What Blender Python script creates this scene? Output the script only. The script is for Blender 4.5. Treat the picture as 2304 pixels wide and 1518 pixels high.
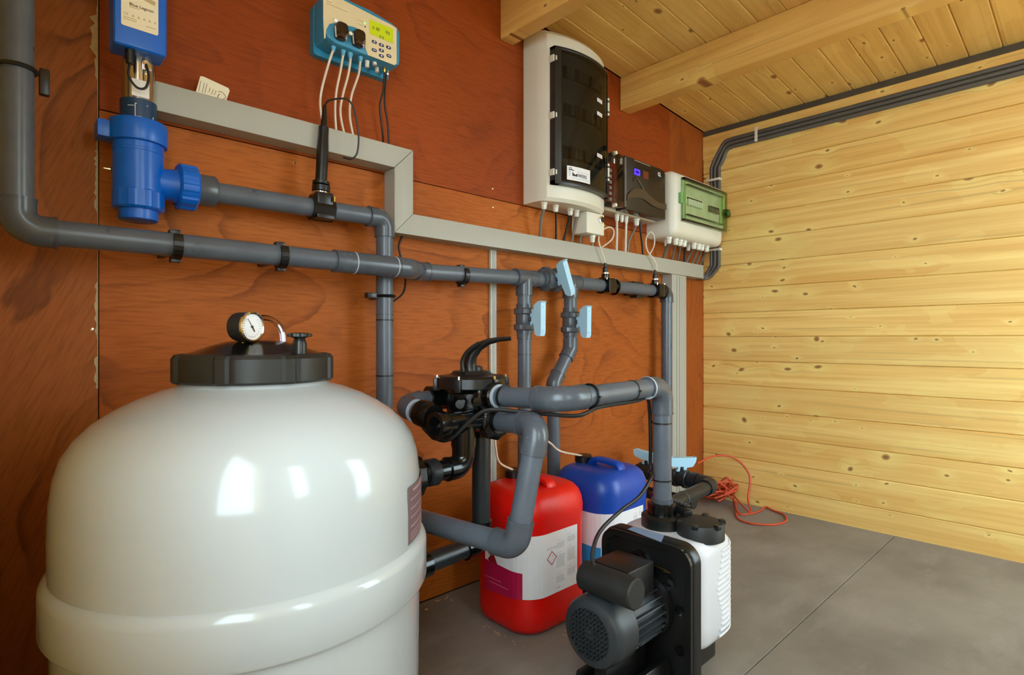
import bpy, bmesh, math, random
from mathutils import Vector, Matrix

for o in list(bpy.data.objects):
    bpy.data.objects.remove(o)
SC = bpy.context.scene
COL = SC.collection
random.seed(7)
PI = math.pi
V = Vector

# ---------------------------------------------------------------- camera
CAMP = V((0.0, -1.54, 0.86))
YAW = math.radians(43.39)
FPX = 1270.0
cd = bpy.data.cameras.new('camera')
cam = bpy.data.objects.new('camera', cd)
COL.objects.link(cam)
cam.location = CAMP
cam.rotation_euler = (PI / 2, 0, -YAW)
cd.sensor_width = 36.0
cd.lens = FPX / 2304 * 36.0
cd.shift_y = 3.0 / 2304
cd.clip_start = 0.02
SC.camera = cam

# ---------------------------------------------------------------- sky
world = bpy.data.worlds.new('world')
SC.world = world
world.use_nodes = True
bg = world.node_tree.nodes['Background']
bg.inputs[0].default_value = (0.72, 0.91, 1.0, 1)
bg.inputs[1].default_value = 9.5

# ---------------------------------------------------------------- exposure
SC.view_settings.view_transform = 'Standard'
SC.view_settings.look = 'None'
SC.view_settings.gamma = 1.0
SC.view_settings.use_curve_mapping = False
SC.view_settings.exposure = 0.08

# ---------------------------------------------------------------- place finding
FWD = V((math.sin(YAW), math.cos(YAW), 0))
RGT = V((math.cos(YAW), -math.sin(YAW), 0))
UP = V((0, 0, 1))


def ray(px, py):
    return FWD + RGT * ((px - 1152) / FPX) + UP * ((762 - py) / FPX)


def Ay(px, py, y):
    r = ray(px, py)
    return CAMP + r * ((y - CAMP.y) / r.y)


def Ax(px, py, x):
    r = ray(px, py)
    return CAMP + r * ((x - CAMP.x) / r.x)


def Az(px, py, z):
    r = ray(px, py)
    return CAMP + r * ((z - CAMP.z) / r.z)


def Ad(px, py, d):
    return CAMP + ray(px, py) * d


# ---------------------------------------------------------------- materials
def lin(c):
    return tuple((x / 255 / 12.92) if x / 255 <= .04045 else ((x / 255 + .055) / 1.055) ** 2.4 for x in c) + (1,)


MATS = {}


class NT:
    def __init__(self, name):
        self.m = bpy.data.materials.new(name)
        self.m.use_nodes = True
        self.t = self.m.node_tree
        self.b = self.t.nodes['Principled BSDF']
        self.out = self.t.nodes['Material Output']

    def n(self, ty, **kw):
        nd = self.t.nodes.new(ty)
        for k, v in kw.items():
            setattr(nd, k, v)
        return nd

    def l(self, a, b):
        self.t.links.new(a, b)

    def math(self, op, a, b=None, c=None):
        nd = self.n('ShaderNodeMath', operation=op)
        for i, x in enumerate((a, b, c)):
            if x is None:
                continue
            if isinstance(x, (int, float)):
                nd.inputs[i].default_value = x
            else:
                self.l(x, nd.inputs[i])
        return nd.outputs[0]

    def ramp(self, fac, stops):
        nd = self.n('ShaderNodeValToRGB')
        el = nd.color_ramp.elements
        while len(el) < len(stops):
            el.new(0.5)
        for e, (p, c) in zip(el, stops):
            e.position = p
            e.color = c
        self.l(fac, nd.inputs[0])
        return nd.outputs[0]

    def mix(self, fac, a, b, mode='MIX'):
        nd = self.n('ShaderNodeMix', data_type='RGBA', blend_type=mode)
        for i, x in ((0, fac), (6, a), (7, b)):
            if isinstance(x, (int, float, tuple)):
                nd.inputs[i].default_value = x
            else:
                self.l(x, nd.inputs[i])
        return nd.outputs[2]

    def noise(self, vec, scale, detail=3, rough=.5, dim='3D'):
        nd = self.n('ShaderNodeTexNoise', noise_dimensions=dim)
        nd.inputs['Scale'].default_value = scale
        nd.inputs['Detail'].default_value = detail
        nd.inputs['Roughness'].default_value = rough
        self.l(vec, nd.inputs['Vector'])
        return nd.outputs[0]

    def comb(self, x, y, z):
        nd = self.n('ShaderNodeCombineXYZ')
        for i, q in enumerate((x, y, z)):
            if isinstance(q, (int, float)):
                nd.inputs[i].default_value = q
            else:
                self.l(q, nd.inputs[i])
        return nd.outputs[0]

    def bump(self, h, strength, dist=.001):
        nd = self.n('ShaderNodeBump')
        nd.inputs['Strength'].default_value = strength
        nd.inputs['Distance'].default_value = dist
        self.l(h, nd.inputs['Height'])
        self.l(nd.outputs[0], self.b.inputs['Normal'])


def plastic(name, rgb, rough=.35, metal=0.0, var=.12, spec=.5, coat=0, nscale=18):
    if name in MATS:
        return MATS[name]
    t = NT(name)
    g = t.n('ShaderNodeTexCoord')
    nz = t.noise(g.outputs['Object'], nscale, 4, .6)
    c = lin(rgb)
    d = tuple(x * (1 - var) for x in c[:3]) + (1,)
    e = tuple(min(1, x * (1 + var)) for x in c[:3]) + (1,)
    t.l(t.ramp(nz, [(.3, d), (.7, e)]), t.b.inputs['Base Color'])
    r = t.math('MULTIPLY_ADD', nz, .14, rough - .07)
    t.l(r, t.b.inputs['Roughness'])
    t.b.inputs['Metallic'].default_value = metal
    t.b.inputs['Specular IOR Level'].default_value = spec
    t.b.inputs['Coat Weight'].default_value = coat
    MATS[name] = t.m
    return t.m


def emit(name, rgb, strength):
    t = NT(name)
    t.b.inputs['Base Color'].default_value = lin(rgb)
    t.b.inputs['Emission Color'].default_value = lin(rgb)
    t.b.inputs['Emission Strength'].default_value = strength
    MATS[name] = t.m
    return t.m


def clear(name, rgb, rough=.05, fac=.12):
    """thin clear tinted plastic: coloured transmission plus a glossy skin"""
    t = NT(name)
    tr = t.n('ShaderNodeBsdfTransparent')
    tr.inputs[0].default_value = lin(rgb)
    gl = t.n('ShaderNodeBsdfGlossy')
    gl.inputs['Roughness'].default_value = rough
    fr = t.n('ShaderNodeFresnel')
    fr.inputs[0].default_value = 1.45
    mx = t.n('ShaderNodeMixShader')
    t.l(t.math('ADD', fr.outputs[0], fac - .04), mx.inputs[0])
    t.l(tr.outputs[0], mx.inputs[1])
    t.l(gl.outputs[0], mx.inputs[2])
    t.l(mx.outputs[0], t.out.inputs['Surface'])
    MATS[name] = t.m
    return t.m


def pine(name, la, wa, light=(252, 214, 130), dark=(230, 174, 86), knots=1.0):
    """boards with grain along axis la, width along axis wa (object space, shifted per object)"""
    t = NT(name)
    tc = t.n('ShaderNodeTexCoord')
    sp = t.n('ShaderNodeSeparateXYZ')
    t.l(tc.outputs['Object'], sp.inputs[0])
    oi = t.n('ShaderNodeObjectInfo')
    rnd = oi.outputs['Random']
    L = t.math('ADD', sp.outputs['XYZ'.index(la)], t.math('MULTIPLY', rnd, 37.0))
    W = t.math('ADD', sp.outputs['XYZ'.index(wa)], t.math('MULTIPLY', rnd, 11.3))
    # knots
    def knot(sl, sw, thr, s0, s1, off):
        jx = t.noise(t.comb(t.math('MULTIPLY', L, 1.3), t.math('MULTIPLY', W, 1.7), off), 1.0, 1)
        kv = t.comb(t.math('MULTIPLY_ADD', L, sl, off), t.math('MULTIPLY_ADD', W, sw, t.math('MULTIPLY', jx, 3.0)), 0)
        vo = t.n('ShaderNodeTexVoronoi', voronoi_dimensions='2D', feature='F1')
        vo.inputs['Scale'].default_value = 1.0
        t.l(kv, vo.inputs['Vector'])
        vd = vo.outputs['Distance']
        sc = t.n('ShaderNodeSeparateColor')
        t.l(vo.outputs['Color'], sc.inputs[0])
        has = t.math('GREATER_THAN', sc.outputs[0], thr)
        size = t.math('MULTIPLY_ADD', t.math('POWER', sc.outputs[1], 2.0), s1, s0)
        q = t.math('DIVIDE', vd, size)
        core = t.math('MULTIPLY', has, t.math('SUBTRACT', 1.0, t.math('SMOOTH_MIN', t.math('POWER', q, 3.0), 1.0, .3)))
        core = t.math('MAXIMUM', core, 0.0)
        hl = t.math('SUBTRACT', 1.0, t.math('MINIMUM', t.math('DIVIDE', q, 6.0), 1.0))
        hl = t.math('MULTIPLY', has, t.math('POWER', hl, 1.5))
        return core, hl
    k1, h1 = knot(5.2, 9.0, 1 - .36 * knots, .045, .085, 0.0)
    k2, h2 = knot(9.0, 16.0, 1 - .16 * knots, .035, .06, 17.3)
    kn = t.math('MAXIMUM', k1, k2)
    halo = t.math('MAXIMUM', h1, h2)
    # grain pushed aside round the knots
    W2 = t.math('ADD', W, t.math('MULTIPLY', halo, .02))
    g1 = t.noise(t.comb(t.math('MULTIPLY', L, 1.6), t.math('MULTIPLY', W2, 55.0), 0), 1.0, 3, .55)
    g2 = t.noise(t.comb(t.math('MULTIPLY', L, .7), t.math('MULTIPLY', W2, 16.0), 3), 1.0, 2, .5)
    g3 = t.noise(t.comb(t.math('MULTIPLY', L, 2.2), t.math('MULTIPLY', W, 5.0), 7), 1.0, 3, .5)
    f = t.math('ADD', t.math('MULTIPLY', g1, .45), t.math('MULTIPLY', g2, .55))
    base = t.ramp(f, [(.38, lin(dark)), (.5, lin(tuple((a + b) / 2 for a, b in zip(light, dark)))), (.62, lin(light))])
    lt = tuple(min(255, x * 1.06) for x in light)
    base = t.mix(t.math('MULTIPLY', t.math('GREATER_THAN', g3, .56), .28), base, lin(lt))
    base = t.mix(t.math('MULTIPLY', halo, .6), base, lin(tuple(min(255, x * 1.1) for x in light)))
    streak = t.noise(t.comb(t.math('MULTIPLY', L, .9), t.math('MULTIPLY', W2, 75.0), 13), 1.0, 2, .5)
    base = t.mix(t.math('MULTIPLY', t.ramp(streak, [(.60, (0, 0, 0, 1)), (.70, (1, 1, 1, 1))]), .45), base, lin(tuple(x * .78 for x in dark)))
    base = t.mix(t.math('MULTIPLY', rnd, .35), base, lin(tuple(x * .9 for x in light)))
    base = t.mix(t.math('MULTIPLY', kn, .9), base, lin((134, 64, 20)))
    t.l(base, t.b.inputs['Base Color'])
    t.b.inputs['Roughness'].default_value = .55
    t.bump(f, .12, .0015)
    MATS[name] = t.m
    return t.m


def plywood(name, a, b, dark, ang=0.0, seed=0.0, lines=1.0):
    t = NT(name)
    g = t.n('ShaderNodeNewGeometry')
    mp = t.n('ShaderNodeMapping')
    mp.inputs['Rotation'].default_value = (0, ang, 0)
    mp.inputs['Location'].default_value = (seed, 0, seed * .37)
    t.l(g.outputs['Position'], mp.inputs[0])
    sp = t.n('ShaderNodeSeparateXYZ')
    t.l(mp.outputs[0], sp.inputs[0])
    X, Z = sp.outputs[0], sp.outputs[2]
    n1 = t.noise(t.comb(t.math('MULTIPLY', X, 1.3), t.math('MULTIPLY', Z, 2.6), 0), 1.0, 1.5, .45)
    n1b = t.noise(t.comb(t.math('MULTIPLY', X, 9), t.math('MULTIPLY', Z, 22), 2), 1.0, 2, .5)
    ph = t.math('ADD', t.math('MULTIPLY', Z, 3.0), t.math('MULTIPLY', n1, 7.0))
    ph = t.math('ADD', ph, t.math('MULTIPLY', n1b, .35))
    fr = t.math('FRACT', t.math('MULTIPLY', ph, 1.6))
    lm = t.ramp(fr, [(0, (0, 0, 0, 1)), (.70, (.25, .25, .25, 1)), (.93, (1, 1, 1, 1)), (1.0, (0, 0, 0, 1))])
    fine = t.noise(t.comb(t.math('MULTIPLY', X, 14), t.math('MULTIPLY', Z, 160), 5), 1.0, 3, .6)
    big = t.noise(t.comb(X, Z, 9), 1.1, 2, .5)
    base = t.ramp(big, [(.35, lin(a)), (.65, lin(b))])
    amt = t.math('MULTIPLY', lm, .62 * lines)
    brk = t.noise(t.comb(t.math('MULTIPLY', X, 3), t.math('MULTIPLY', Z, 5), 11), 1.0, 2)
    amt = t.math('MULTIPLY', amt, t.ramp(brk, [(.4, (0, 0, 0, 1)), (.6, (1, 1, 1, 1))]))
    base = t.mix(amt, base, lin(dark))
    base = t.mix(t.math('MULTIPLY', t.ramp(fine, [(.45, (0, 0, 0, 1)), (.7, (1, 1, 1, 1))]), .35), base, lin(dark))
    t.l(base, t.b.inputs['Base Color'])
    t.l(t.math('MULTIPLY_ADD', fine, .2, .5), t.b.inputs['Roughness'])
    t.b.inputs['Specular IOR Level'].default_value = .22
    t.bump(t.math('ADD', fine, lm), .08, .001)
    MATS[name] = t.m
    return t.m


def cement(name):
    t = NT(name)
    g = t.n('ShaderNodeNewGeometry')
    p = g.outputs['Position']
    a = t.noise(p, 2.4, 5, .6)
    b = t.noise(p, 160, 3, .6)
    mp = t.n('ShaderNodeMapping')
    mp.inputs['Scale'].default_value = (3, 9, 1)
    mp.inputs['Rotation'].default_value = (0, 0, .5)
    t.l(p, mp.inputs[0])
    s = t.noise(mp.outputs[0], 1.0, 4, .65)
    base = t.ramp(a, [(.3, lin((112, 105, 96))), (.7, lin((148, 140, 130)))])
    base = t.mix(t.math('MULTIPLY', t.ramp(s, [(.52, (0, 0, 0, 1)), (.75, (1, 1, 1, 1))]), .5), base, lin((160, 153, 143)))
    base = t.mix(t.math('MULTIPLY', b, .35), base, lin((104, 97, 88)))
    t.l(base, t.b.inputs['Base Color'])
    t.b.inputs['Roughness'].default_value = .62
    t.bump(b, .25, .001)
    MATS[name] = t.m
    return t.m


PVC = plastic('grey_pvc', (88, 95, 105), .3, var=.10)
PVCF = plastic('grey_pvc_fitting', (78, 84, 92), .26, var=.10)
PVCD = plastic('dark_pvc', (32, 36, 40), .34, var=.12)
RIM = plastic('pipe_rim', (176, 186, 196), .4)
BLK = plastic('black_plastic', (20, 20, 20), .32, var=.2)
BLKG = plastic('black_gloss', (13, 13, 13), .18, var=.15)
BLKM = plastic('black_matt', (30, 31, 31), .55, var=.2)
MOTOR = plastic('motor_paint', (46, 50, 54), .42, var=.15)
WHT = plastic('white_plastic', (216, 217, 222), .35, var=.02)
TANKM = plastic('tank_gelcoat', (184, 189, 190), .15, var=.02, coat=.2, nscale=3)
BLUEH = plastic('pale_blue_handle', (178, 222, 246), .4, var=.03)
LBLUE = plastic('lamp_blue', (6, 98, 205), .3, var=.08)
LBLUED = plastic('lamp_navy', (14, 56, 92), .4, var=.08)
STEEL = plastic('steel', (200, 196, 188), .18, 1.0, var=.05)
CHROME = plastic('chrome', (225, 225, 222), .1, 1.0, var=.03)
BRASS = plastic('brass', (196, 160, 80), .25, 1.0)
TRUNK = plastic('trunking_grey', (172, 170, 158), .5, var=.02, nscale=6)
TRUNKS = plastic('trunking_joint', (70, 68, 62), .6)
CREAM = plastic('cabinet_cream', (226, 221, 204), .4, var=.02, nscale=5)
CREAMD = plastic('inner_plate', (92, 94, 90), .5)
GLND = plastic('gland_white', (226, 222, 208), .45, var=.03)
CABW = plastic('cable_white', (222, 214, 198), .5, var=.03)
CABG = plastic('cable_grey', (112, 108, 100), .5, var=.05)
CABK = plastic('cable_black', (22, 20, 18), .45, var=.1)
TUBEC = plastic('dosing_tube', (226, 206, 184), .3, var=.05)
RED = plastic('can_red', (222, 14, 8), .36, var=.10, nscale=9)
BLU = plastic('can_blue', (4, 66, 168), .36, var=.08, nscale=9)
PAPER = plastic('label_paper', (234, 233, 236), .5, var=.02)
PAPERC = plastic('label_cream', (240, 230, 200), .5, var=.02)
PINK = plastic('label_crimson', (182, 16, 70), .45, var=.03)
CYAN = plastic('label_cyan', (30, 150, 214), .45, var=.03)
INK = plastic('ink_grey', (196, 196, 200), .6, var=.05)
INKD = plastic('ink_dark', (52, 44, 34), .6)
INKT = plastic('ink_tan', (196, 176, 130), .6)
INKR = plastic('ink_red', (170, 52, 66), .6)
DOSEB = plastic('dosing_blue', (52, 142, 182), .38, var=.05)
DOSET = plastic('dosing_panel', (232, 212, 170), .45, var=.02)
DOSEL = plastic('dosing_light_blue', (92, 170, 206), .4, var=.04)
NAVY = plastic('button_navy', (44, 58, 108), .45)
PROLL = plastic('roller_brown', (44, 28, 18), .35)
COND = plastic('conduit_grey', (92, 88, 82), .45, var=.05)
CORD = plastic('cord_orange', (204, 76, 44), .5, var=.08)
STICK = plastic('tank_sticker', (118, 96, 100), .5, var=.1)
STICKL = plastic('tank_sticker_line', (176, 146, 150), .5)
MEMB = plastic('membrane', (82, 76, 66), .7)
CHIP = plastic('raw_wood', (184, 158, 116), .7, var=.1, nscale=60)
SLATE = plastic('plate_sticker', (126, 138, 160), .45, var=.05)
CREV = plastic('gap_black', (9, 8, 7), .8)
REDP = plastic('circuit_red', (150, 30, 20), .5)
SMOKE = clear('smoked_door', (150, 152, 148), .04, .05)
GREEN = clear('green_door', (232, 243, 216), .06, .06)
CLEAR = clear('clear_plastic', (232, 222, 226), .05, .10)
CLEARD = clear('clear_cover', (205, 198, 190), .05, .06)
LCD = emit('lcd_green', (176, 186, 8), .35)
LCDB = emit('lcd_blue', (70, 40, 255), 1.6)
LEDG = emit('led_green', (140, 240, 130), 1.0)
LEDW = emit('led_white', (200, 215, 255), .8)
PINEW = pine('pine_wall', 'Y', 'Z')
PINEC = pine('pine_ceiling', 'X', 'Y', (246, 202, 118), (222, 172, 88), .8)
PINEB = pine('pine_beam', 'Y', 'Z', (246, 200, 112), (226, 172, 86), .35)
PINEL = pine('pine_plain', 'X', 'Z')
PLYA = plywood('plywood_lower', (166, 84, 26), (186, 102, 36), (96, 40, 10))
PLYB = plywood('plywood_upper', (142, 60, 12), (158, 70, 16), (92, 34, 6), 0, 3.1, .6)
PLYC = plywood('plywood_side', (148, 80, 32), (164, 92, 40), (84, 40, 14), 1.15, 8.3, 1.0)
PLYR = plywood('plywood_edge', (156, 78, 24), (168, 88, 30), (100, 44, 12), 1.4, 5.3, .7)
CEM = cement('cement_board')
GRAV = plastic('paving', (150, 146, 136), .8, var=.2, nscale=40)


# ---------------------------------------------------------------- mesh building
def basis(axis):
    a = V(axis).normalized()
    h = V((0, 0, 1)) if abs(a.z) < .9 else V((1, 0, 0))
    u = a.cross(h).normalized()
    v = a.cross(u).normalized()
    return u, v, a


def frame(o, x, y, z):
    m = Matrix.Identity(4)
    for i, c in enumerate((x, y, z)):
        c = V(c).normalized()
        for j in range(3):
            m[j][i] = c[j]
    for j in range(3):
        m[j][3] = o[j]
    return m


def rrect(w, h, r, n=5, cx=0, cy=0):
    pts = []
    for (sx, sy, a0) in ((1, 1, 0), (-1, 1, 90), (-1, -1, 180), (1, -1, 270)):
        for i in range(n + 1):
            a = math.radians(a0 + 90 * i / n)
            pts.append((cx + sx * (w / 2 - r) + r * math.cos(a), cy + sy * (h / 2 - r) + r * math.sin(a)))
    return pts


def spline(pts, n=8):
    pts = [V(p) for p in pts]
    P = [pts[0] * 2 - pts[1]] + pts + [pts[-1] * 2 - pts[-2]]
    out = []
    for i in range(1, len(P) - 2):
        a, b, c, d = P[i - 1], P[i], P[i + 1], P[i + 2]
        for k in range(n):
            t = k / n
            out.append(.5 * ((2 * b) + (c - a) * t + (2 * a - 5 * b + 4 * c - d) * t * t + (3 * b - a - 3 * c + d) * t ** 3))
    out.append(pts[-1])
    return out


class MB:
    def __init__(self):
        self.bm = bmesh.new()

    def rings(self, rings, cap=True, close=False):
        bm = self.bm
        vs = [[bm.verts.new(p) for p in r] for r in rings]
        n = len(vs[0])
        k = len(vs)
        for i in range(k if close else k - 1):
            a, b = vs[i], vs[(i + 1) % k]
            for j in range(n):
                try:
                    bm.faces.new((a[j], a[(j + 1) % n], b[(j + 1) % n], b[j]))
                except ValueError:
                    pass
        if cap and not close:
            for r, fl in ((vs[0], True), (vs[-1], False)):
                try:
                    bm.faces.new(r[::-1] if fl else r)
                except ValueError:
                    pass
        return self

    def cyl(self, p0, p1, r0, r1=None, seg=24, cap=True):
        r1 = r0 if r1 is None else r1
        p0, p1 = V(p0), V(p1)
        u, v, a = basis(p1 - p0)
        rr = []
        for p, r in ((p0, r0), (p1, r1)):
            rr.append([p + (u * math.cos(2 * PI * j / seg) + v * math.sin(2 * PI * j / seg)) * r for j in range(seg)])
        return self.rings(rr, cap)

    def lathe(self, prof, o, axis=(0, 0, 1), seg=32, cap=True, mod=None):
        o = V(o)
        u, v, a = basis(axis)
        rr = []
        for r, h in prof:
            r = max(r, 1e-5)
            ring = []
            for j in range(seg):
                th = 2 * PI * j / seg
                q = r * (mod(th, r, h) if mod else 1)
                ring.append(o + a * h + (u * math.cos(th) + v * math.sin(th)) * q)
            rr.append(ring)
        return self.rings(rr, cap)

    def tube(self, pts, r, seg=8, cap=True, close=False):
        pts = [V(p) for p in pts]
        n = len(pts)
        rs = r if isinstance(r, (list, tuple)) else [r] * n
        rr = []
        u = None
        for i in range(n):
            if close:
                d = pts[(i + 1) % n] - pts[i - 1]
            else:
                d = pts[min(i + 1, n - 1)] - pts[max(i - 1, 0)]
            if d.length < 1e-9:
                d = V((0, 0, 1))
            d.normalize()
            if u is None:
                u = basis(d)[0]
            else:
                u = (u - d * u.dot(d))
                if u.length < 1e-6:
                    u = basis(d)[0]
                u.normalize()
            v = d.cross(u)
            rr.append([pts[i] + (u * math.cos(2 * PI * j / seg) + v * math.sin(2 * PI * j / seg)) * rs[i] for j in range(seg)])
        return self.rings(rr, cap, close)

    def prism(self, poly, o, u, v, n, th, ch=0.0):
        """polygon poly in the (u, v) plane at o, grown by th along n; ch chamfers the far rim"""
        o, u, v, n = V(o), V(u).normalized(), V(v).normalized(), V(n).normalized()
        c = V((sum(p[0] for p in poly) / len(poly), sum(p[1] for p in poly) / len(poly)))
        ext = max(max(abs(p[0] - c.x) for p in poly), 1e-6), max(max(abs(p[1] - c.y) for p in poly), 1e-6)

        def ring(h, ins):
            out = []
            for p in poly:
                x = c.x + (p[0] - c.x) * (1 - ins / ext[0])
                y = c.y + (p[1] - c.y) * (1 - ins / ext[1])
                out.append(o + u * x + v * y + n * h)
            return out
        if u.cross(v).dot(n) < 0:
            poly = poly[::-1]
        lv = [ring(0, 0), ring(th - ch, 0)]
        if ch:
            lv += [ring(th - ch * .3, ch * .3), ring(th, ch)]
        else:
            lv = [ring(0, 0), ring(th, 0)]
        return self.rings(lv)

    def poly3(self, pts, th=.0006, n=(0, -1, 0)):
        pts = [V(p) for p in pts]
        n = V(n).normalized()
        nn = (pts[1] - pts[0]).cross(pts[2] - pts[1])
        if nn.dot(n) < 0:
            pts = pts[::-1]
        return self.rings([pts, [p + n * th for p in pts]])

    def box(self, c, s, bev=0.0, rot=None, seg=2):
        t = bmesh.new()
        bmesh.ops.create_cube(t, size=1.0)
        for w in t.verts:
            w.co = V((w.co.x * s[0], w.co.y * s[1], w.co.z * s[2]))
        if bev:
            bmesh.ops.bevel(t, geom=t.edges[:], offset=bev, segments=seg, affect='EDGES', profile=.6)
        m = Matrix.Translation(V(c))
        if rot is not None:
            m = m @ rot.to_4x4()
        return self.add(t, m)

    def sph(self, c, r, sx=1, sy=1, sz=1, seg=16):
        t = bmesh.new()
        bmesh.ops.create_uvsphere(t, u_segments=seg, v_segments=seg // 2, radius=r)
        for w in t.verts:
            w.co = V((w.co.x * sx, w.co.y * sy, w.co.z * sz))
        return self.add(t, Matrix.Translation(V(c)))

    def torus(self, c, axis, R, r, seg=24, rs=8):
        c = V(c)
        u, v, a = basis(axis)
        pts = [c + (u * math.cos(2 * PI * j / seg) + v * math.sin(2 * PI * j / seg)) * R for j in range(seg)]
        return self.tube(pts, r, rs, close=True)

    def add(self, t, m):
        mp = {}
        for w in t.verts:
            mp[w] = self.bm.verts.new(m @ w.co)
        for f in t.faces:
            self.bm.faces.new([mp[w] for w in f.verts])
        t.free()
        return self

    def mesh(self, name, mat, inv=None, ang=35):
        bm = self.bm
        if inv is not None:
            bm.transform(inv)
        bmesh.ops.remove_doubles(bm, verts=bm.verts, dist=1e-6)
        bmesh.ops.recalc_face_normals(bm, faces=bm.faces)
        me = bpy.data.meshes.new(name)
        bm.to_mesh(me)
        bm.free()
        me.materials.append(mat)
        for p in me.polygons:
            p.use_smooth = True
        me.set_sharp_from_angle(angle=math.radians(ang))
        return me


WM = {}


def tag(o, label=None, cat=None, group=None, kind=None):
    if label:
        o['label'] = label
    if cat:
        o['category'] = cat
    if group:
        o['group'] = group
    if kind:
        o['kind'] = kind
    return o


def thing(name, loc, label, cat, group=None, rz=0.0):
    o = bpy.data.objects.new(name, None)
    COL.objects.link(o)
    o.empty_display_size = .05
    o.location = loc
    o.rotation_euler = (0, 0, rz)
    WM[o] = Matrix.Translation(V(loc)) @ Matrix.Rotation(rz, 4, 'Z')
    return tag(o, label, cat, group)


def part(name, mb, mat, parent=None, label=None, local=False, ang=35):
    """a mesh object; geometry given in world space unless local"""
    inv = None
    if parent is not None:
        WM_p = WM[parent]
        if not local:
            inv = WM_p.inverted()
    me = mb.mesh(name, mat, inv, ang)
    o = bpy.data.objects.new(name, me)
    COL.objects.link(o)
    if parent is not None:
        o.parent = parent
        WM[o] = WM[parent]
    else:
        WM[o] = Matrix.Identity(4)
    if label:
        o['label'] = label
    return o


def solo(name, mb, mat, label, cat, group=None, loc=None):
    """a thing that is a single mesh"""
    if loc is None:
        loc = sum((w.co for w in mb.bm.verts), V()) / max(1, len(mb.bm.verts))
        loc = V((loc.x, loc.y, min(w.co.z for w in mb.bm.verts)))
    me = mb.mesh(name, mat, Matrix.Translation(-V(loc)))
    o = bpy.data.objects.new(name, me)
    COL.objects.link(o)
    o.location = loc
    WM[o] = Matrix.Translation(V(loc))
    return tag(o, label, cat, group)


def struct(name, mb, mat, label=None):
    o = part(name, mb, mat)
    return tag(o, label, None, None, 'structure')


def text(name, s, size, o, u, v, mat, parent, ext=.0004, align='LEFT'):
    cu = bpy.data.curves.new(name, 'FONT')
    cu.body = s
    cu.size = size
    cu.extrude = ext
    cu.align_x = align
    cu.resolution_u = 2
    tmp = bpy.data.objects.new(name, cu)
    me = bpy.data.meshes.new_from_object(tmp)
    bpy.data.objects.remove(tmp)
    bpy.data.curves.remove(cu)
    u, v = V(u).normalized(), V(v).normalized()
    me.transform(WM[parent].inverted() @ frame(V(o), u, v, u.cross(v)))
    me.materials.clear()
    me.materials.append(mat)
    me.name = name
    ob = bpy.data.objects.new(name, me)
    COL.objects.link(ob)
    ob.parent = parent
    WM[ob] = WM[parent]
    return ob


XA, YA, ZA = V((1, 0, 0)), V((0, 1, 0)), V((0, 0, 1))
NY = V((0, -1, 0))

# ================================================================ SETTING
XR, XL, YF = 2.91, -0.035, -2.30          # pine wall, door wall, front wall
SL = 0.072


def zc(x):
    return 2.0 + SL * (XR - x)


# floor: two cement boards on a bed
fl = struct('floor', MB().box(((XL + XR) / 2, YF / 2, -.04), (XR - XL + .2, -YF + .2, .04)), CREV, 'grey cement board floor')
for y0, y1 in ((-.8965, 0.0), (YF, -.8995)):
    part('floor_panel', MB().box(((XL + XR) / 2, (y0 + y1) / 2, -.01), (XR - XL, y1 - y0, .02), .0008, seg=1), CEM, fl)
struct('ground', MB().box((1, -7.4, -.08), (14, 10, .06)).box((-4.1, 0, -.08), (8, 5, .06)), GRAV, 'pale paving outside the door')

# plywood wall
wb = struct('wall_back', MB().prism([(XL - .1, -.05), (XR + .1, -.05), (XR + .1, zc(XR) + .1), (XL - .1, zc(XL) + .1)], (0, .013, 0), XA, ZA, YA, .06), CREV, 'red-brown plywood wall')


def sheet(x0, x1, z0, z1, mat, th=.012, yoff=0.0):
    top = [(x1, z1 if z1 else zc(x1) - .002), (x0, z1 if z1 else zc(x0) - .002)]
    return part('plywood_panel', MB().prism([(x0, z0), (x1, z0)] + top, (0, th, 0), XA, ZA, NY, th - yoff, .0), mat, wb)


XS = .194
sheet(XL, XS - .0012, .003, None, PLYC)
sheet(XS + .0012, 2.56, .003, 1.368, PLYA, yoff=.001)
sheet(XS + .0012, 2.56, 1.3705, None, PLYB)
sheet(2.5625, XR, .003, None, PLYR, yoff=.001)
# chipped veneer edge along the seam
rc = random.Random(4)
ch = []
z = .75
while z < 2.05:
    on = (1.44 < z < 1.60) or (1.14 < z < 1.32) or (.86 < z < .98) or (.72 < z < .82)
    amp = .016 if 1.5 < z < 1.57 else .008
    ch.append((XS - .0012 - (rc.uniform(.3, 1) * amp if on else .0012), z))
    z += rc.uniform(.004, .012)
for a in range(len(ch) - 1):
    pass
mbc = MB()
for (xa, za), (xb, zb) in zip(ch[:-1], ch[1:]):
    mbc.poly3([(xa, -.0001, za), (XS - .0012, -.0001, za), (XS - .0012, -.0001, zb), (xb, -.0001, zb)], .0004)
part('chipped_edge', mbc, CHIP, wb, 'pale chipped veneer along the panel seam')

# pine wall of horizontal boards
PW = .1276
wr = struct('wall_right', MB().box((XR + .05, YF / 2, 1.0), (.05, -YF + .2, 2.3)), CREV, 'pine tongue-and-groove board wall')
mbd = MB()
c = .0035
prof = [(0.022, 0), (.003, 0), (0, c), (0, PW - .001 - c), (.003, PW - .001), (.022, PW - .001)]
mbd.rings([[V((p[0], YF, p[1])) for p in prof], [V((p[0], -.001, p[1])) for p in prof]])
bme = mbd.mesh('board', PINEW)
for k in range(16):
    o = bpy.data.objects.new('board', bme)
    COL.objects.link(o)
    o.location = (XR + random.uniform(-.0012, .0012), 0, -.021 + k * PW)
    o.parent = wr
    if k == 15:
        o.location.z = 1.972 - PW
        o.location.x = XR - .006
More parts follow.
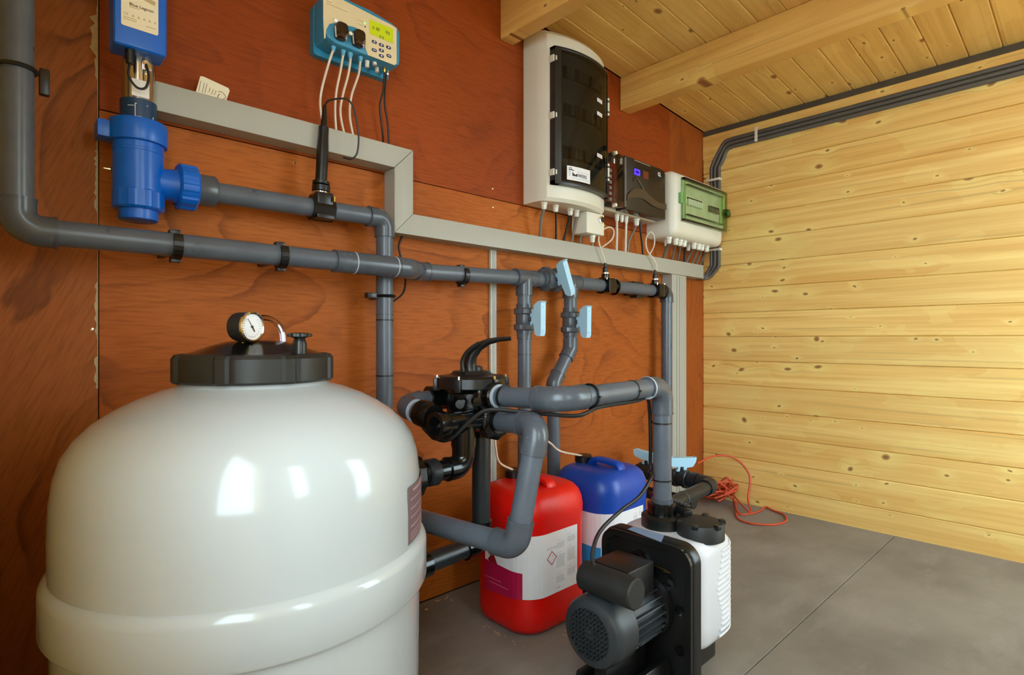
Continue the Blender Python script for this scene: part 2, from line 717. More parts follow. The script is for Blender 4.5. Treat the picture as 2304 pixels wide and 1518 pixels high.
# drop the board that the top one overlaps
struct('trim_1', MB().box((XR + .004, YF / 2, 1.987), (.012, -YF, .03)), MEMB, 'grey membrane strip under the eaves')

# ceiling boards, running down the slope
ca = math.atan(SL)
ce = struct('ceiling', MB().prism([(XL - .1, zc(XL - .1) + .03), (XR + .08, zc(XR + .08) + .03), (XR + .08, zc(XR) + .08), (XL - .1, zc(XL) + .09)], (0, .05, 0), XA, ZA, NY, -YF + .1), CREV, 'sloping pine board ceiling')
CW = .1045
prof = [(0, .022), (0, .004), (.004, 0), (CW - .0052, 0), (CW - .0012, .004), (CW - .0012, .022)]
Lc = (XR - XL) / math.cos(ca)
mbd = MB().rings([[V((0, p[0], p[1])) for p in prof], [V((Lc, p[0], p[1])) for p in prof]])
bme = mbd.mesh('board', PINEC)
for k in range(22):
    o = bpy.data.objects.new('board', bme)
    COL.objects.link(o)
    o.location = (XL, -.0005 - (k + 1) * CW, zc(XL))
    o.rotation_euler = (0, ca, 0)
    o.parent = ce

# rafters
for i, (x0, w) in enumerate(((2.136, .068), (1.395, .062), (.655, .062))):
    zt = zc(x0 + w / 2)
    b = struct('trim_%d' % (i + 2), MB().box((0, YF / 2, -.073), (w, -YF - .004, .148), .003),
               PINEB, ['pine roof rafter nearest the board wall', 'pine roof rafter beside the tall cabinet', 'pine roof rafter above the lamp'][i])
    b.location = (x0 + w / 2, 0, zt)

# front wall with two unseen openings added for fill light, side wall with the big opening the daylight comes from (behind the photographer)
def holed(axis, pos, a0, a1, z1, ha0, ha1, hz0, hz1, th=.05):
    """wall slab at axis=pos running a0..a1 with one opening"""
    m = MB()
    for (p, q, zl, zh) in ((a0, ha0, -.05, z1), (ha1, a1, -.05, z1), (ha0, ha1, hz1, z1), (ha0, ha1, -.05, hz0)):
        if q - p < .002 or zh - zl < .06:
            continue
        c = ((p + q) / 2, (zl + zh) / 2)
        if axis == 'y':
            m.box((c[0], pos, c[1]), (q - p, th, zh - zl))
        else:
            m.box((pos, c[0], c[1]), (th, q - p, zh - zl))
    return m


mw = holed('y', YF - .03, XL - .1, 1.0, 2.3, .42, .68, .80, 1.98)
mw.add(holed('y', YF - .03, 1.0, XR + .1, 2.3, 2.0, 2.88, .30, 1.97).bm, Matrix.Identity(4))
struct('wall_front', mw, PINEL, 'pine wall opposite the plywood with two openings added for fill light')
struct('wall_left', holed('x', XL - .075, YF, 0, 2.3, -1.92, -1.04, .62, 2.0, .14), PINEL, 'pine wall with a window beside the riser pipe')

# ================================================================ PIPES


def fitring(mb, p, d, r, w=.004):
    p, d = V(p), V(d).normalized()
    mb.cyl(p - d * w / 2, p + d * w / 2, r, seg=28)


def elbow(th, p, a, b, r, Rb=.03, sock=.024, mat=None, rim=True, name='elbow'):
    """fitting at corner p joining direction a (towards the first pipe) and b (towards the second)"""
    p, a, b = V(p), V(a).normalized(), V(b).normalized()
    ang = math.acos(max(-1, min(1, a.dot(b))))
    half = (PI - ang) / 2
    t = Rb * math.tan(half)
    rf = r * 1.17
    pts = [p + a * (t + sock), p + a * (t + sock * .5)]
    n = 10
    cdir = (a + b)
    if cdir.length > 1e-4:
        cdir.normalize()
        cc = p + cdir * (Rb / math.cos(half))
        s0, s1 = p + a * t - cc, p + b * t - cc
        w = s0.angle(s1)
        for i in range(n + 1):
            k = i / n
            pts.append(cc + (s0 * math.sin((1 - k) * w) + s1 * math.sin(k * w)) / math.sin(w))
    pts += [p + b * (t + sock * .5), p + b * (t + sock)]
    mb = MB().tube(pts, rf, 24)
    e = part(name, mb, mat or PVCF, th)
    if rim:
        for d in (a, b):
            part('rim', MB().cyl(p + d * (t + sock - .0035), p + d * (t + sock + .0006), rf * 1.035, seg=28), mat or PVCF, e)
    return t + sock


def pipe(th, p0, p1, r, mat=None, name='pipe'):
    return part(name, MB().cyl(p0, p1, r, seg=28), mat or PVC, th)


def run(th, pts, r, mat=None, fmat=None, Rb=.03, sock=.024, ends=(0, 0)):
    pts = [V(p) for p in pts]
    for i in range(len(pts) - 1):
        p0, p1 = pts[i], pts[i + 1]
        d = (p1 - p0).normalized()
        q0, q1 = p0, p1
        if i > 0:
            h = (PI - (pts[i - 1] - p0).angle(d)) / 2
            q0 = p0 + d * (Rb * math.tan(h) + sock * .5)
        if i < len(pts) - 2:
            h = (PI - (pts[i + 2] - p1).angle(-d)) / 2
            q1 = p1 - d * (Rb * math.tan(h) + sock * .5)
        pipe(th, q0, q1, r, mat)
    for i in range(1, len(pts) - 1):
        elbow(th, pts[i], pts[i - 1] - pts[i], pts[i + 1] - pts[i], r, Rb, sock, fmat)


def tee(th, p, a, b, r, L=.052, Lb=.05, mat=None):
    p, a, b = V(p), V(a).normalized(), V(b).normalized()
    rf = r * 1.17
    mb = MB().cyl(p - a * L, p + a * L, rf, seg=28).cyl(p, p + b * Lb, rf, seg=28)
    e = part('tee', mb, mat or PVCF, th)
    for d, l_ in ((-a, L), (a, L), (b, Lb)):
        part('rim', MB().cyl(p + d * (l_ - .0035), p + d * (l_ + .0006), rf * 1.035, seg=28), mat or PVCF, e)


def tie(th, p, d, r):
    p, d = V(p), V(d).normalized()
    u, v, _ = basis(d)
    mb = MB().cyl(p - d * .002, p + d * .002, r + .0012, seg=28).box(p + u * (r + .003), (.006, .006, .005))
    part('cable_tie', mb, BLK, th)


YB, YFR = -.075, -.14
R5 = .025

# --- main return line: down from the roof, along the wall, down beside the trunking
pA = V((.052, YFR, 1.0645))
x1, x2 = .905, .985
p_j1 = V((x1, YFR, 1.0645))
p_j2 = V((x2, YB, 1.068))
p_t1 = V((1.447, YB, 1.081))
p_t2 = V((1.703, YB, 1.083))
p_el = V((2.412, YB, 1.086))
th = thing('return_pipe', (.052, YFR, 1.0), 'grey return pipe running the whole plywood wall from top left corner to the trunking', 'pipe')
run(th, [(.052, YFR, 2.19), pA, p_j1, p_j2, p_t1], .0255, Rb=.036, sock=.022)
mb = MB()
for pxa in (752, 790):
    p = Ay(pxa, 590, YFR)
part('coupler', MB().cyl((.68, YFR, 1.0645), (.735, YFR, 1.0645), .0298, seg=28), PVCF, th)
for i, xx in enumerate((.68, .735, .862)):
    part('rim', MB().cyl((xx - .0015, YFR, 1.0645), (xx + .0015, YFR, 1.0645), .0303, seg=28), RIM if i else PVCF, th)
part('coupler', MB().cyl((.735, YFR, 1.0645), (.87, YFR, 1.0645), .0295, seg=28), PVCF, th)
tee(th, p_t1, XA, -ZA, .0265, .05, .062)
pipe(th, p_t1, p_t1 + V((.09, 0, .0)), .026)
tee(th, p_t2, XA, -ZA, .0265, .045, .06)
pipe(th, p_t2, p_el - XA * .035, .0262)
elbow(th, p_el, -XA, -ZA, .0265, .03, .02)
pipe(th, p_el - ZA * .035, (2.412, YB, .30), .0262)
# valve legs
pipe(th, p_t1 - ZA * .03, (p_t1.x, YB, .931 + .04), .0255)
pipe(th, p_t2 - ZA * .03, (p_t2.x, YB, .925 + .04), .0255)
z_v1, z_v2 = .931, .925
# --- supply legs below the two upright valves
t1 = thing('supply_pipe', (1.447, YB, 0), 'straight grey pipe dropping from the left upright ball valve to the floor', 'pipe', 'pipes under the upright valves')
pipe(t1, (1.447, YB, .0), (1.447, YB, z_v1 - .05), .0245)
part('socket', MB().cyl((1.447, YB, z_v1 - .075), (1.447, YB, z_v1 - .05), .0275, seg=28), PVCF, t1)
part('socket', MB().cyl((1.447, YB, .80), (1.447, YB, .806), .0252, seg=28), PVCF, t1)
t2 = thing('supply_pipe', (1.60, YB, 0), 'grey pipe with a slanted jog dropping from the right upright ball valve', 'pipe', 'pipes under the upright valves')
run(t2, [(1.703, YB, z_v2 - .05), (1.703, YB, .82), (1.605, YB, .69), (1.605, YB, .0)], .0250, fmat=PVCF, Rb=.04, sock=.03)

# --- lamp line: from the blue lamp to the right, down behind the filter
t = thing('lamp_pipe', (.869, YB, 0), 'grey pipe from the blue lamp turning down behind the white filter', 'pipe')
run(t, [(.47, YB, 1.209), (.869, YB, 1.213), (.869, YB, .02)], .0247, Rb=.03)
part('socket', MB().cyl((.869, YB, .93), (.869, YB, .9325), .0252, seg=28), PVCF, t)
for zz in (.915, .752):
    tie(t, (.869, YB, zz), ZA, .0247)


# --- pipe clips
def clip_h(px, py, y, z, label, r=.0262, w=.018):
    p = V((Ay(px, py, y).x, y, z))
    t = thing('pipe_clip', (p.x, 0, z - .04), label, 'pipe clip', 'black pipe clips on the wall')
    ring = []
    for i in range(17):
        a = math.radians(-220 + 260 * i / 16)
        ring.append((math.cos(a), math.sin(a)))
    outer = [((r + .0065) * c, (r + .0065) * s) for c, s in ring]
    inner = [((r + .0005) * c, (r + .0005) * s) for c, s in ring][::-1]
    # opening faces up; polygon in the (y, z) plane
    poly = [V((-b, a)) for a, b in outer + inner]
    m = MB()
    n = len(ring)
    fo = lambda q, s: V((p.x + s * w / 2, p.y - q[0], p.z + q[1]))
    for i in range(n - 1):
        quad = [outer[i], outer[i + 1], inner[n - 2 - i], inner[n - 1 - i]]
        m.rings([[fo(q, -1) for q in quad], [fo(q, 1) for q in quad]])
    part('band', m, BLK, t)
    m = MB().box((p.x, (y + r) / 2 + .002, z), (w * .8, abs(y + r) - .004, .03), .002)
    m.box((p.x, y + .005, z - r - .008), (w * 1.1, .022, .008), .002)
    m.box((p.x, y + .010, z + r + .003), (w * 1.2, .022, .010), .002)
    part('foot', m, BLK, t)


clip_h(395, 552, YFR, 1.0645, 'black clip on the return pipe just right of the blue lamp')
clip_h(632, 577, YFR, 1.0645, 'black clip on the return pipe left of the pipe crossing')
clip_h(1040, 615, YB, 1.0695, 'black clip on the return pipe right of the pipe crossing')
# clip on the falling lamp line
p = V((.869, YB, .985))
t = thing('pipe_clip', (.869, 0, .97), 'black clip holding the falling lamp pipe to the plywood', 'pipe clip', 'black pipe clips on the wall')
part('band', MB().torus(p, ZA, .0285, .0048, 28, 6), BLK, t)
part('foot', MB().box((.869, -.025, .985), (.02, .046, .014), .002).box((.825, -.075, .985), (.034, .02, .016), .003), BLK, t)
# clip on the left riser
pz = Ay(80, 165, YFR).z
t = thing('pipe_clip', (.052, 0, pz), 'black clip round the dark riser pipe at the left edge', 'pipe clip', 'black pipe clips on the wall')
part('band', MB().torus((.052, YFR, pz), ZA, .0285, .004, 28, 6), BLK, t)
part('foot', MB().box((.052, -.06, pz - .004), (.02, .112, .014), .002).box((.092, -.135, pz - .012), (.016, .016, .05), .003), BLK, t)


# --- ball valves
def valve_handle(t, p, u, n, L=.122, mat=None, off=.036):
    """pale blue lever: long axis u, standing off along n"""
    p, u, n = V(p), V(u).normalized(), V(n).normalized()
    s = u.cross(n)
    prof = [(-.2, .0), (-.12, .30), (-.44, .42), (-.50, .62), (-.50, .92), (-.40, 1.0), (.46, 1.02), (.50, 1.10), (.52, .98), (.50, .70), (.40, .34), (.18, .28), (.16, .0)]
    H = .058
    m = MB()
    poly = [(a * L, off + b * H) for a, b in prof]
    wd = lambda b: .0065 + .006 * b
    ra = [p + u * a + n * b + s * wd((b - off) / H) for a, b in poly]
    rb = [p + u * a + n * b - s * wd((b - off) / H) for a, b in poly]
    m.rings([ra, rb])
    h = part('handle', m, mat or BLUEH, t, 'pale blue lever')
    for k in (-.34, .34):
        part('grip_lug', MB().box(p + u * (k * L) + n * (off + H * 1.0), (.006, .006, .006)), mat or BLUEH, h)
    return h


def ball_valve(label, p, axis, hu, hn, s=1.0, L=.122, nm=None, nr=.038):
    p, a = V(p), V(axis).normalized()
    t = thing('ball_valve', p - ZA * .04, label, 'valve', 'ball valves with pale blue levers')
    fm = nm or PVCF
    part('body', MB().lathe([(.0285 * s, -.03), (.031 * s, -.024), (.032 * s, 0), (.031 * s, .024), (.0285 * s, .03)], p, a, 28), fm, t)
    for k in (-1, 1):
        nt = part('union_nut', MB().lathe([(nr * .93, .018), (nr, .021), (nr, .036), (nr * .9, .041)], p, a * k, 36,
                  mod=lambda th, r, h: 1 + .022 * (1 if math.sin(th * 12) > 0 else -1)), fm, t)
        part('socket', MB().cyl(p + a * k * .038, p + a * k * .056, .0295 * s, seg=28), fm, nt)
    part('stem', MB().cyl(p, p + V(hn).normalized() * .042, .011, seg=16), fm, t)
    valve_handle(t, p, hu, hn, L)
    return t


ball_valve('upright ball valve with pale blue lever, left of the two', (1.447, YB, z_v1), ZA, ZA, NY)
ball_valve('upright ball valve with pale blue lever, right of the two', (1.703, YB, z_v2), ZA, ZA, NY)
pv0 = (p_t1 + p_t2) / 2 + V((.012, 0, .004))
ball_valve('ball valve lying in the return pipe with a slanted pale blue lever', pv0, XA, V((-.40, 0, .92)), NY, 1.15, .135, nr=.046)

# --- multiport valve, pump line and back line
VC = V((.945, -.385, 0))
# pump discharge: elbow from the valve, along, down to the pump
XP, YP, ZP = 1.36, -.70, .716
ZM, ZR = .724, .731
t = thing('pump_pipe', (XP, YP, .40), 'grey pipe from the black multiport valve bending right and down into the pump', 'pipe')
run(t, [(.945, -.490, ZP), (.945, YP, ZM), (XP, YP, ZR), (XP, YP, .405)], .0247, Rb=.045, sock=.03)
for qa, qb, rr_ in (((.945, -.490, ZP), (.945, -.497, ZP), .0305), ((1.284, YP, ZR - .001), (1.289, YP, ZR - .001), .0303), ((XP, YP, .414), (XP, YP, .424), .0285), ((XP, YP, .404), (XP, YP, .412), .032)):
    part('rim', MB().cyl(qa, qb, rr_, seg=28), RIM if qa[0] < 1.3 else PVCF, t)
for q, d in (((.945, -.515, ZP + .001), YA), ((1.045, YP, ZM + .0015), XA), ((1.215, YP, ZR - .0025), XA), ((XP, YP, .63), ZA), ((XP, YP, .475), ZA)):
    tie(t, q, d, .029 if q[0] < 1.1 and d is not ZA else .025)

# backwash line: out of the valve, slanting down, then back to the wall behind the filter
pu = V((.945, -.50, .655))
pe = Ad(1210, 945, 1.25)
pe.z = .668
pl = Ad(1161, 1230, 1.235)
pb = V((.745, -.14, .418))
t = thing('backwash_pipe', (pl.x, pl.y, .38), 'slanting grey pipe with two elbows in front of the red canister', 'pipe')
run(t, [pu, pe, pl, pb], .0252, Rb=.030, sock=.03)

# black lines between valve and filter
t = thing('filter_inlet', (.86, -.45, .5), 'glossy black elbow joining the multiport valve to the filter side', 'pipe fitting')
run(t, [(.70, -.455, .549), (.862, -.455, .549), (.862, -.455, .66)], .024, BLKG, BLKG, .03, .02)
part('union_nut', MB().lathe([(.040, .0), (.047, .008), (.047, .04), (.034, .052)], (.685, -.455, .549), XA, 36, mod=lambda th, r, h: 1 + .03 * (1 if math.sin(th * 9) > 0 else -1)), BLKG, t)
part('collar', MB().lathe([(.027, 0), (.0315, .004), (.0315, .026), (.027, .03)], (.752, -.455, .549), XA, 28), PVCD, t)
t = thing('filter_outlet', (.975, -.385, .3), 'dark grey pipe from under the multiport valve turning back to the filter', 'pipe')
run(t, [(.60, -.40, .305), (.978, -.385, .315), (.978, -.385, .64)], .0245, PVCD, BLKG, .03, .03)
part('socket', MB().cyl((.978, -.385, .352), (.978, -.385, .362), .0295, seg=28), BLKG, t)
part('coupler', MB().cyl((.71, -.396, .307), (.80, -.392, .309), .030, seg=28), BLKG, t)

# ---- the valve itself
mv = thing('multiport_valve', (VC.x, VC.y, .6), 'glossy black multiport valve with curved lever beside the filter', 'valve')


def lob(th, r, h):
    return 1 + .055 * max(0, math.cos(th * 6)) ** 6


part('body', MB().lathe([(.040, .615), (.062, .625), (.066, .66), (.066, .72), (.078, .728), (.084, .735)], VC, ZA, 36), BLKG, mv)
lid = part('lid', MB().lathe([(.086, .731), (.090, .734), (.090, .758), (.084, .764), (.052, .768), (.046, .776), (.03, .778)], VC, ZA, 72, mod=lob), BLK, mv)
for k in range(6):
    a = math.radians(60 * k)
    u, v, _ = basis(ZA)
    q = VC + (u * math.cos(a) + v * math.sin(a)) * .091
    part('bolt', MB().cyl(q + ZA * .758, q + ZA * .766, .0042, .003, 8), CHROME, lid)
    part('clamp_lug', MB().box(q + ZA * .742, (.018, .018, .032), .003, Matrix.Rotation(a, 3, 'Z')), BLK, lid)
# lever
ctr = [(1058, 836, 1.475, .021, .020), (1056, 818, 1.475, .020, .019), (1062, 798, 1.47, .019, .015), (1078, 779, 1.465, .017, .012), (1100, 768, 1.46, .015, .0085), (1124, 763, 1.455, .014, .0065), (1150, 761, 1.45, .013, .0055)]
rr = []
P = [Ad(a, b, d) for a, b, d, w, h in ctr]
for i, (a, b, d, w, h) in enumerate(ctr):
    dd = (P[min(i + 1, 6)] - P[max(i - 1, 0)]).normalized()
    sdir = V((FWD.x, FWD.y, 0))
    nn = dd.cross(sdir).normalized()
    rr.append([P[i] + sdir * (w * math.cos(q)) + nn * (h * math.sin(q)) for q in [2 * PI * j / 12 for j in range(12)]])
lev = part('lever', MB().rings(rr), BLK, mv)
part('lever_rib', MB().tube(spline([Ad(1042, 836, 1.44), Ad(1040, 812, 1.44), Ad(1052, 790, 1.44), Ad(1078, 771, 1.44)], 5), .005, 8), BLK, lev)
part('lever_hub', MB().lathe([(.030, .776), (.030, .786), (.022, .79)], VC, ZA, 24), BLK, mv)
# port to the pump line
pt = part('port', MB().cyl(VC + V((0, -.02, ZP)), (.945, -.470, ZP), .031, seg=28), BLKG, mv)
part('union_nut', MB().lathe([(.040, 0), (.043, .003), (.043, .022), (.036, .026)], (.945, -.440, ZP), NY, 40, mod=lambda th, r, h: 1 + .02 * (1 if math.sin(th * 14) > 0 else -1)), BLKG, pt)
part('port_sleeve', MB().lathe([(.036, 0), (.036, .03), (.031, .034)], (.945, -.458, ZP), NY, 32), BLKG, pt)
# lower port to the backwash line
pt = part('port', MB().cyl(VC + V((0, 0, .655)), (.945, -.50, .655), .031, seg=28), BLKG, mv)
part('union_nut', MB().lathe([(.041, 0), (.045, .004), (.045, .03), (.035, .036)], (.945, -.455, .652), NY, 36, mod=lambda th, r, h: 1 + .03 * (1 if math.sin(th * 9) > 0 else -1)), BLKG, pt)
# sight glass facing the room on the left
pt = part('port', MB().cyl((.93, -.455, .655), (.80, -.462, .657), .028, seg=28), BLKG, mv)
part('sight_glass', MB().lathe([(.0315, 0), (.033, .003), (.033, .03), (.022, .03), (.020, .008), (.001, .008)], (.80, -.462, .657), (-1, -.05, 0), 28), BLKG, pt)
part('sight_lens', MB().sph((.792, -.4625, .657), .012), CLEAR, pt)
part('port', MB().cyl((.862, -.455, .60), (.862, -.455, .68), .0305, seg=28), BLKG, mv)
part('port', MB().cyl((.978, -.385, .60), (.978, -.385, .66), .032, seg=28), BLKG, mv)
part('pipe_plug', MB().cyl((.875, -.43, .70), (.855, -.45, .70), .011, seg=14), BLKG, mv)
part('pipe_plug', MB().cyl((.900, -.455, .705), (.892, -.472, .705), .011, seg=14), BLKG, mv)
# back port: grey elbow pair behind
t = thing('return_elbow', (.81, -.27, .64), 'grey elbow half hidden behind the white filter, left of the multiport valve', 'pipe fitting')
run(t, [(.905, -.275, .700), (.808, -.268, .684), (.812, -.36, .672)], .0245, PVCF, PVCF, .03, .022)
part('rim', MB().cyl((.8105, -.322, .677), (.811, -.328, .676), .030, seg=28), RIM, t)
part('union_nut', MB().lathe([(.031, 0), (.034, .004), (.034, .05), (.03, .056)], (.812, -.345, .674), (.03, -1, -.12), 32), BLKG, t)
part('coupler', MB().cyl((.93, -.28, .70), (.885, -.274, .698), .034, seg=28), BLKG, t)

# manifold by the corner, behind the pump
t = thing('suction_manifold', (2.14, -.44, .2), 'black suction pipework on the floor behind the pump', 'pipe')
run(t, [(1.78, -.44, .253), (2.155, -.44, .272), (2.155, -.08, .272)], .0262, PVCD, PVCD, .03, .03)
pipe(t, (1.95, -.30, .18), (2.155, -.30, .18), .027, PVCD)
pipe(t, (2.155, -.36, .18), (2.155, -.08, .18), .026, PVCD)
part('rim', MB().cyl((1.92, -.44, .2605), (1.925, -.44, .2607), .0275), PVCF, t)
part('coupler', MB().cyl((2.155, -.375, .272), (2.155, -.345, .272), .034, seg=30), PVCD, t)
pipe(t, (2.155, -.08, .272), (2.155, -.08, 0), .026, PVCD)
for i, (y, u, L_, lab) in enumerate((
        (-.300, (.80, -.60, -.02), .120, 'dark floor valve nearest the pump with pale blue lever turned towards the corner'),
        (-.215, (1, .15, 0), .115, 'middle dark floor valve with pale blue lever half behind the pump pipe'),
        (-.130, (.25, -.95, -.18), .115, 'dark floor valve by the plywood with pale blue lever beside the blue canister'))):
    q = V((2.155, y, .272))
    tv = thing('ball_valve', q - ZA * .04, lab, 'valve', 'ball valves with pale blue levers')
    part('body', MB().lathe([(.03, -.035), (.038, -.03), (.038, -.016), (.033, -.014), (.033, .014), (.038, .016), (.038, .03), (.03, .035)], q, YA, 28), PVCD, tv)
    part('stem', MB().cyl(q, q + ZA * .05, .011), PVCD, tv)
    valve_handle(tv, q, u, ZA, L_, off=.030)

# ================================================================ SAND FILTER
TC = V((.372, -.46, 0))
tk = thing('sand_filter', TC, 'big white pool sand filter tank with black screw collar', 'filter tank')
prof = [(.18, .07), (.24, .085), (.28, .13), (.294, .20), (.296, .40), (.2965, .418)]
body = [(.06, .05), (.18, .06), (.25, .085), (.284, .14), (.295, .22), (.297, .412), (.299, .49), (.2992, .56), (.297, .61), (.2925, .645), (.283, .675), (.267, .70), (.245, .722), (.217, .741), (.186, .757), (.155, .769), (.132, .776), (.125, .780), (.124, .80), (.05, .80)]
part('body', MB().lathe(body, TC, ZA, 96), TANKM, tk, ang=60)
part('rim_band', MB().lathe([(.294, .416), (.3085, .414), (.3105, .418), (.3105, .478), (.309, .485), (.304, .492), (.298, .496), (.294, .496)], TC, ZA, 96), TANKM, tk, ang=60)
part('base', MB().lathe([(.22, 0), (.25, 0), (.25, .03), (.22, .10), (.2, .10)], TC, ZA, 64), BLK, tk)


def lugs(th, r, h):
    f = (math.degrees(th) % 45)
    return 1.0 + (.028 if f < 7 else 0) - (.012 if 7 <= f < 10 else 0)


COLL = plastic('collar_black', (26, 27, 26), .42, var=.45, nscale=7)
cl = part('collar', MB().lathe([(.120, .783), (.131, .784), (.135, .788), (.135, .826), (.131, .832), (.122, .834), (.112, .834)], TC, ZA, 160, mod=lugs), COLL, tk, ang=28)
part('lid', MB().lathe([(.118, .80), (.116, .834), (.100, .838), (.075, .848), (.05, .855), (.02, .858), (.001, .858)], TC, ZA, 64), BLKG, tk)
# clear hoop on the lid
hc = TC + V((.02, .02, .0))
ra = RGT
pts = [hc + ra * (-.038 * math.cos(PI * i / 16)) + ZA * (.852 + .048 * math.sin(PI * i / 16) ** .8) for i in range(17)]
part('hoop', MB().tube(pts, .0055, 10), CLEAR, tk, 'clear plastic hoop')
# gauge
gz = Ad(565, 735, 1.0).z
gp = Ad(566, 735, .985)
gn = V((math.cos(math.radians(297)), math.sin(math.radians(297)), 0))
gu = ZA.cross(gn).normalized()
ga = part('gauge', MB().lathe([(.018, -.034), (.0245, -.031), (.0255, -.028), (.0255, 0)], gp, gn, 40), BLKM, tk, 'round pressure gauge')
part('bezel', MB().lathe([(.0255, -.003), (.0272, -.001), (.0272, .003), (.0245, .0045), (.0225, .003), (.0225, -.001)], gp, gn, 40), CHROME, ga)
part('dial', MB().cyl(gp - gn * .001, gp + gn * .0008, .0228, seg=40), PAPER, ga)
mk = MB()
for k in range(21):
    a = math.radians(-225 + 270 * k / 20)
    d = gu * math.cos(a) + ZA * math.sin(a)
    q = gp + gn * .001 + d * .0185
    s = V((-d.y, d.x, 0))
    mk.cyl(q - d * (.0018 if k % 5 else .0028), q + d * .0018, .0003, seg=4)
part('scale_marks', mk, INKD, ga)
nd = (gu * -.55 + ZA * .83).normalized()
part('needle', MB().cyl(gp + gn * .0016, gp + gn * .0016 + nd * .017, .0007, .0003, 6).cyl(gp + gn * .0016, gp + gn * .0016 - nd * .010, .0013, .0010, 6).cyl(gp + gn * .0008, gp + gn * .0026, .0022, seg=12), INKD, ga)
sp = gp - gn * .016
part('gauge_stem', MB().box((sp.x, sp.y, gp.z - .0315), (.011, .011, .010), .001), BRASS, tk)
part('gauge_nut', MB().cyl((sp.x, sp.y, gp.z - .036), (sp.x, sp.y, .838), .0105, .0098, 20), WHT, tk)
kp = Ad(674, 790, .99)
part('bleed_knob', MB().lathe([(.012, .832), (.0125, .852), (.010, .858), (.0085, .862)], (kp.x, kp.y, 0), ZA, 20), BLK, tk)
part('bleed_wheel', MB().lathe([(.008, .860), (.012, .8625), (.0195, .864), (.0195, .869), (.012, .8705), (.001, .871)], (kp.x, kp.y, 0), ZA, 48, mod=lambda th, r, h: 1 + (.08 * math.cos(th * 6) if r > .015 else 0)), BLK, tk)
# printed sticker on the side
m = MB()
aa = [math.radians(304 + 62 * i / 20) for i in range(21)]
rs = .3003


def cylpatch(mb, z0, z1, a0, a1, r, n=20, th=.0006):
    A = [math.radians(a0 + (a1 - a0) * i / n) for i in range(n + 1)]
    lo = [TC + V((r * math.cos(a), r * math.sin(a), z0)) for a in A]
    hi = [TC + V((r * math.cos(a), r * math.sin(a), z1)) for a in A]
    for i in range(n):
        mid = (A[i] + A[i + 1]) / 2
        mb.poly3([lo[i], lo[i + 1], hi[i + 1], hi[i]], th, (math.cos(mid), math.sin(mid), 0))
    return mb


sk = part('sticker', cylpatch(MB(), .503, .602, 304, 366, .2995), STICK, tk, 'printed information sticker')
m = MB()
for zz, a0, a1, h in ((.592, 308, 330, .004), (.578, 306, 340, .002), (.562, 306, 345, .002), (.547, 306, 350, .002), (.531, 306, 345, .002), (.520, 306, 340, .0012), (.515, 306, 340, .0012), (.510, 306, 340, .0012)):
    cylpatch(m, zz, zz + h, a0, a1, .3002, 12)
part('print', m, STICKL, sk)

# ================================================================ CANISTERS


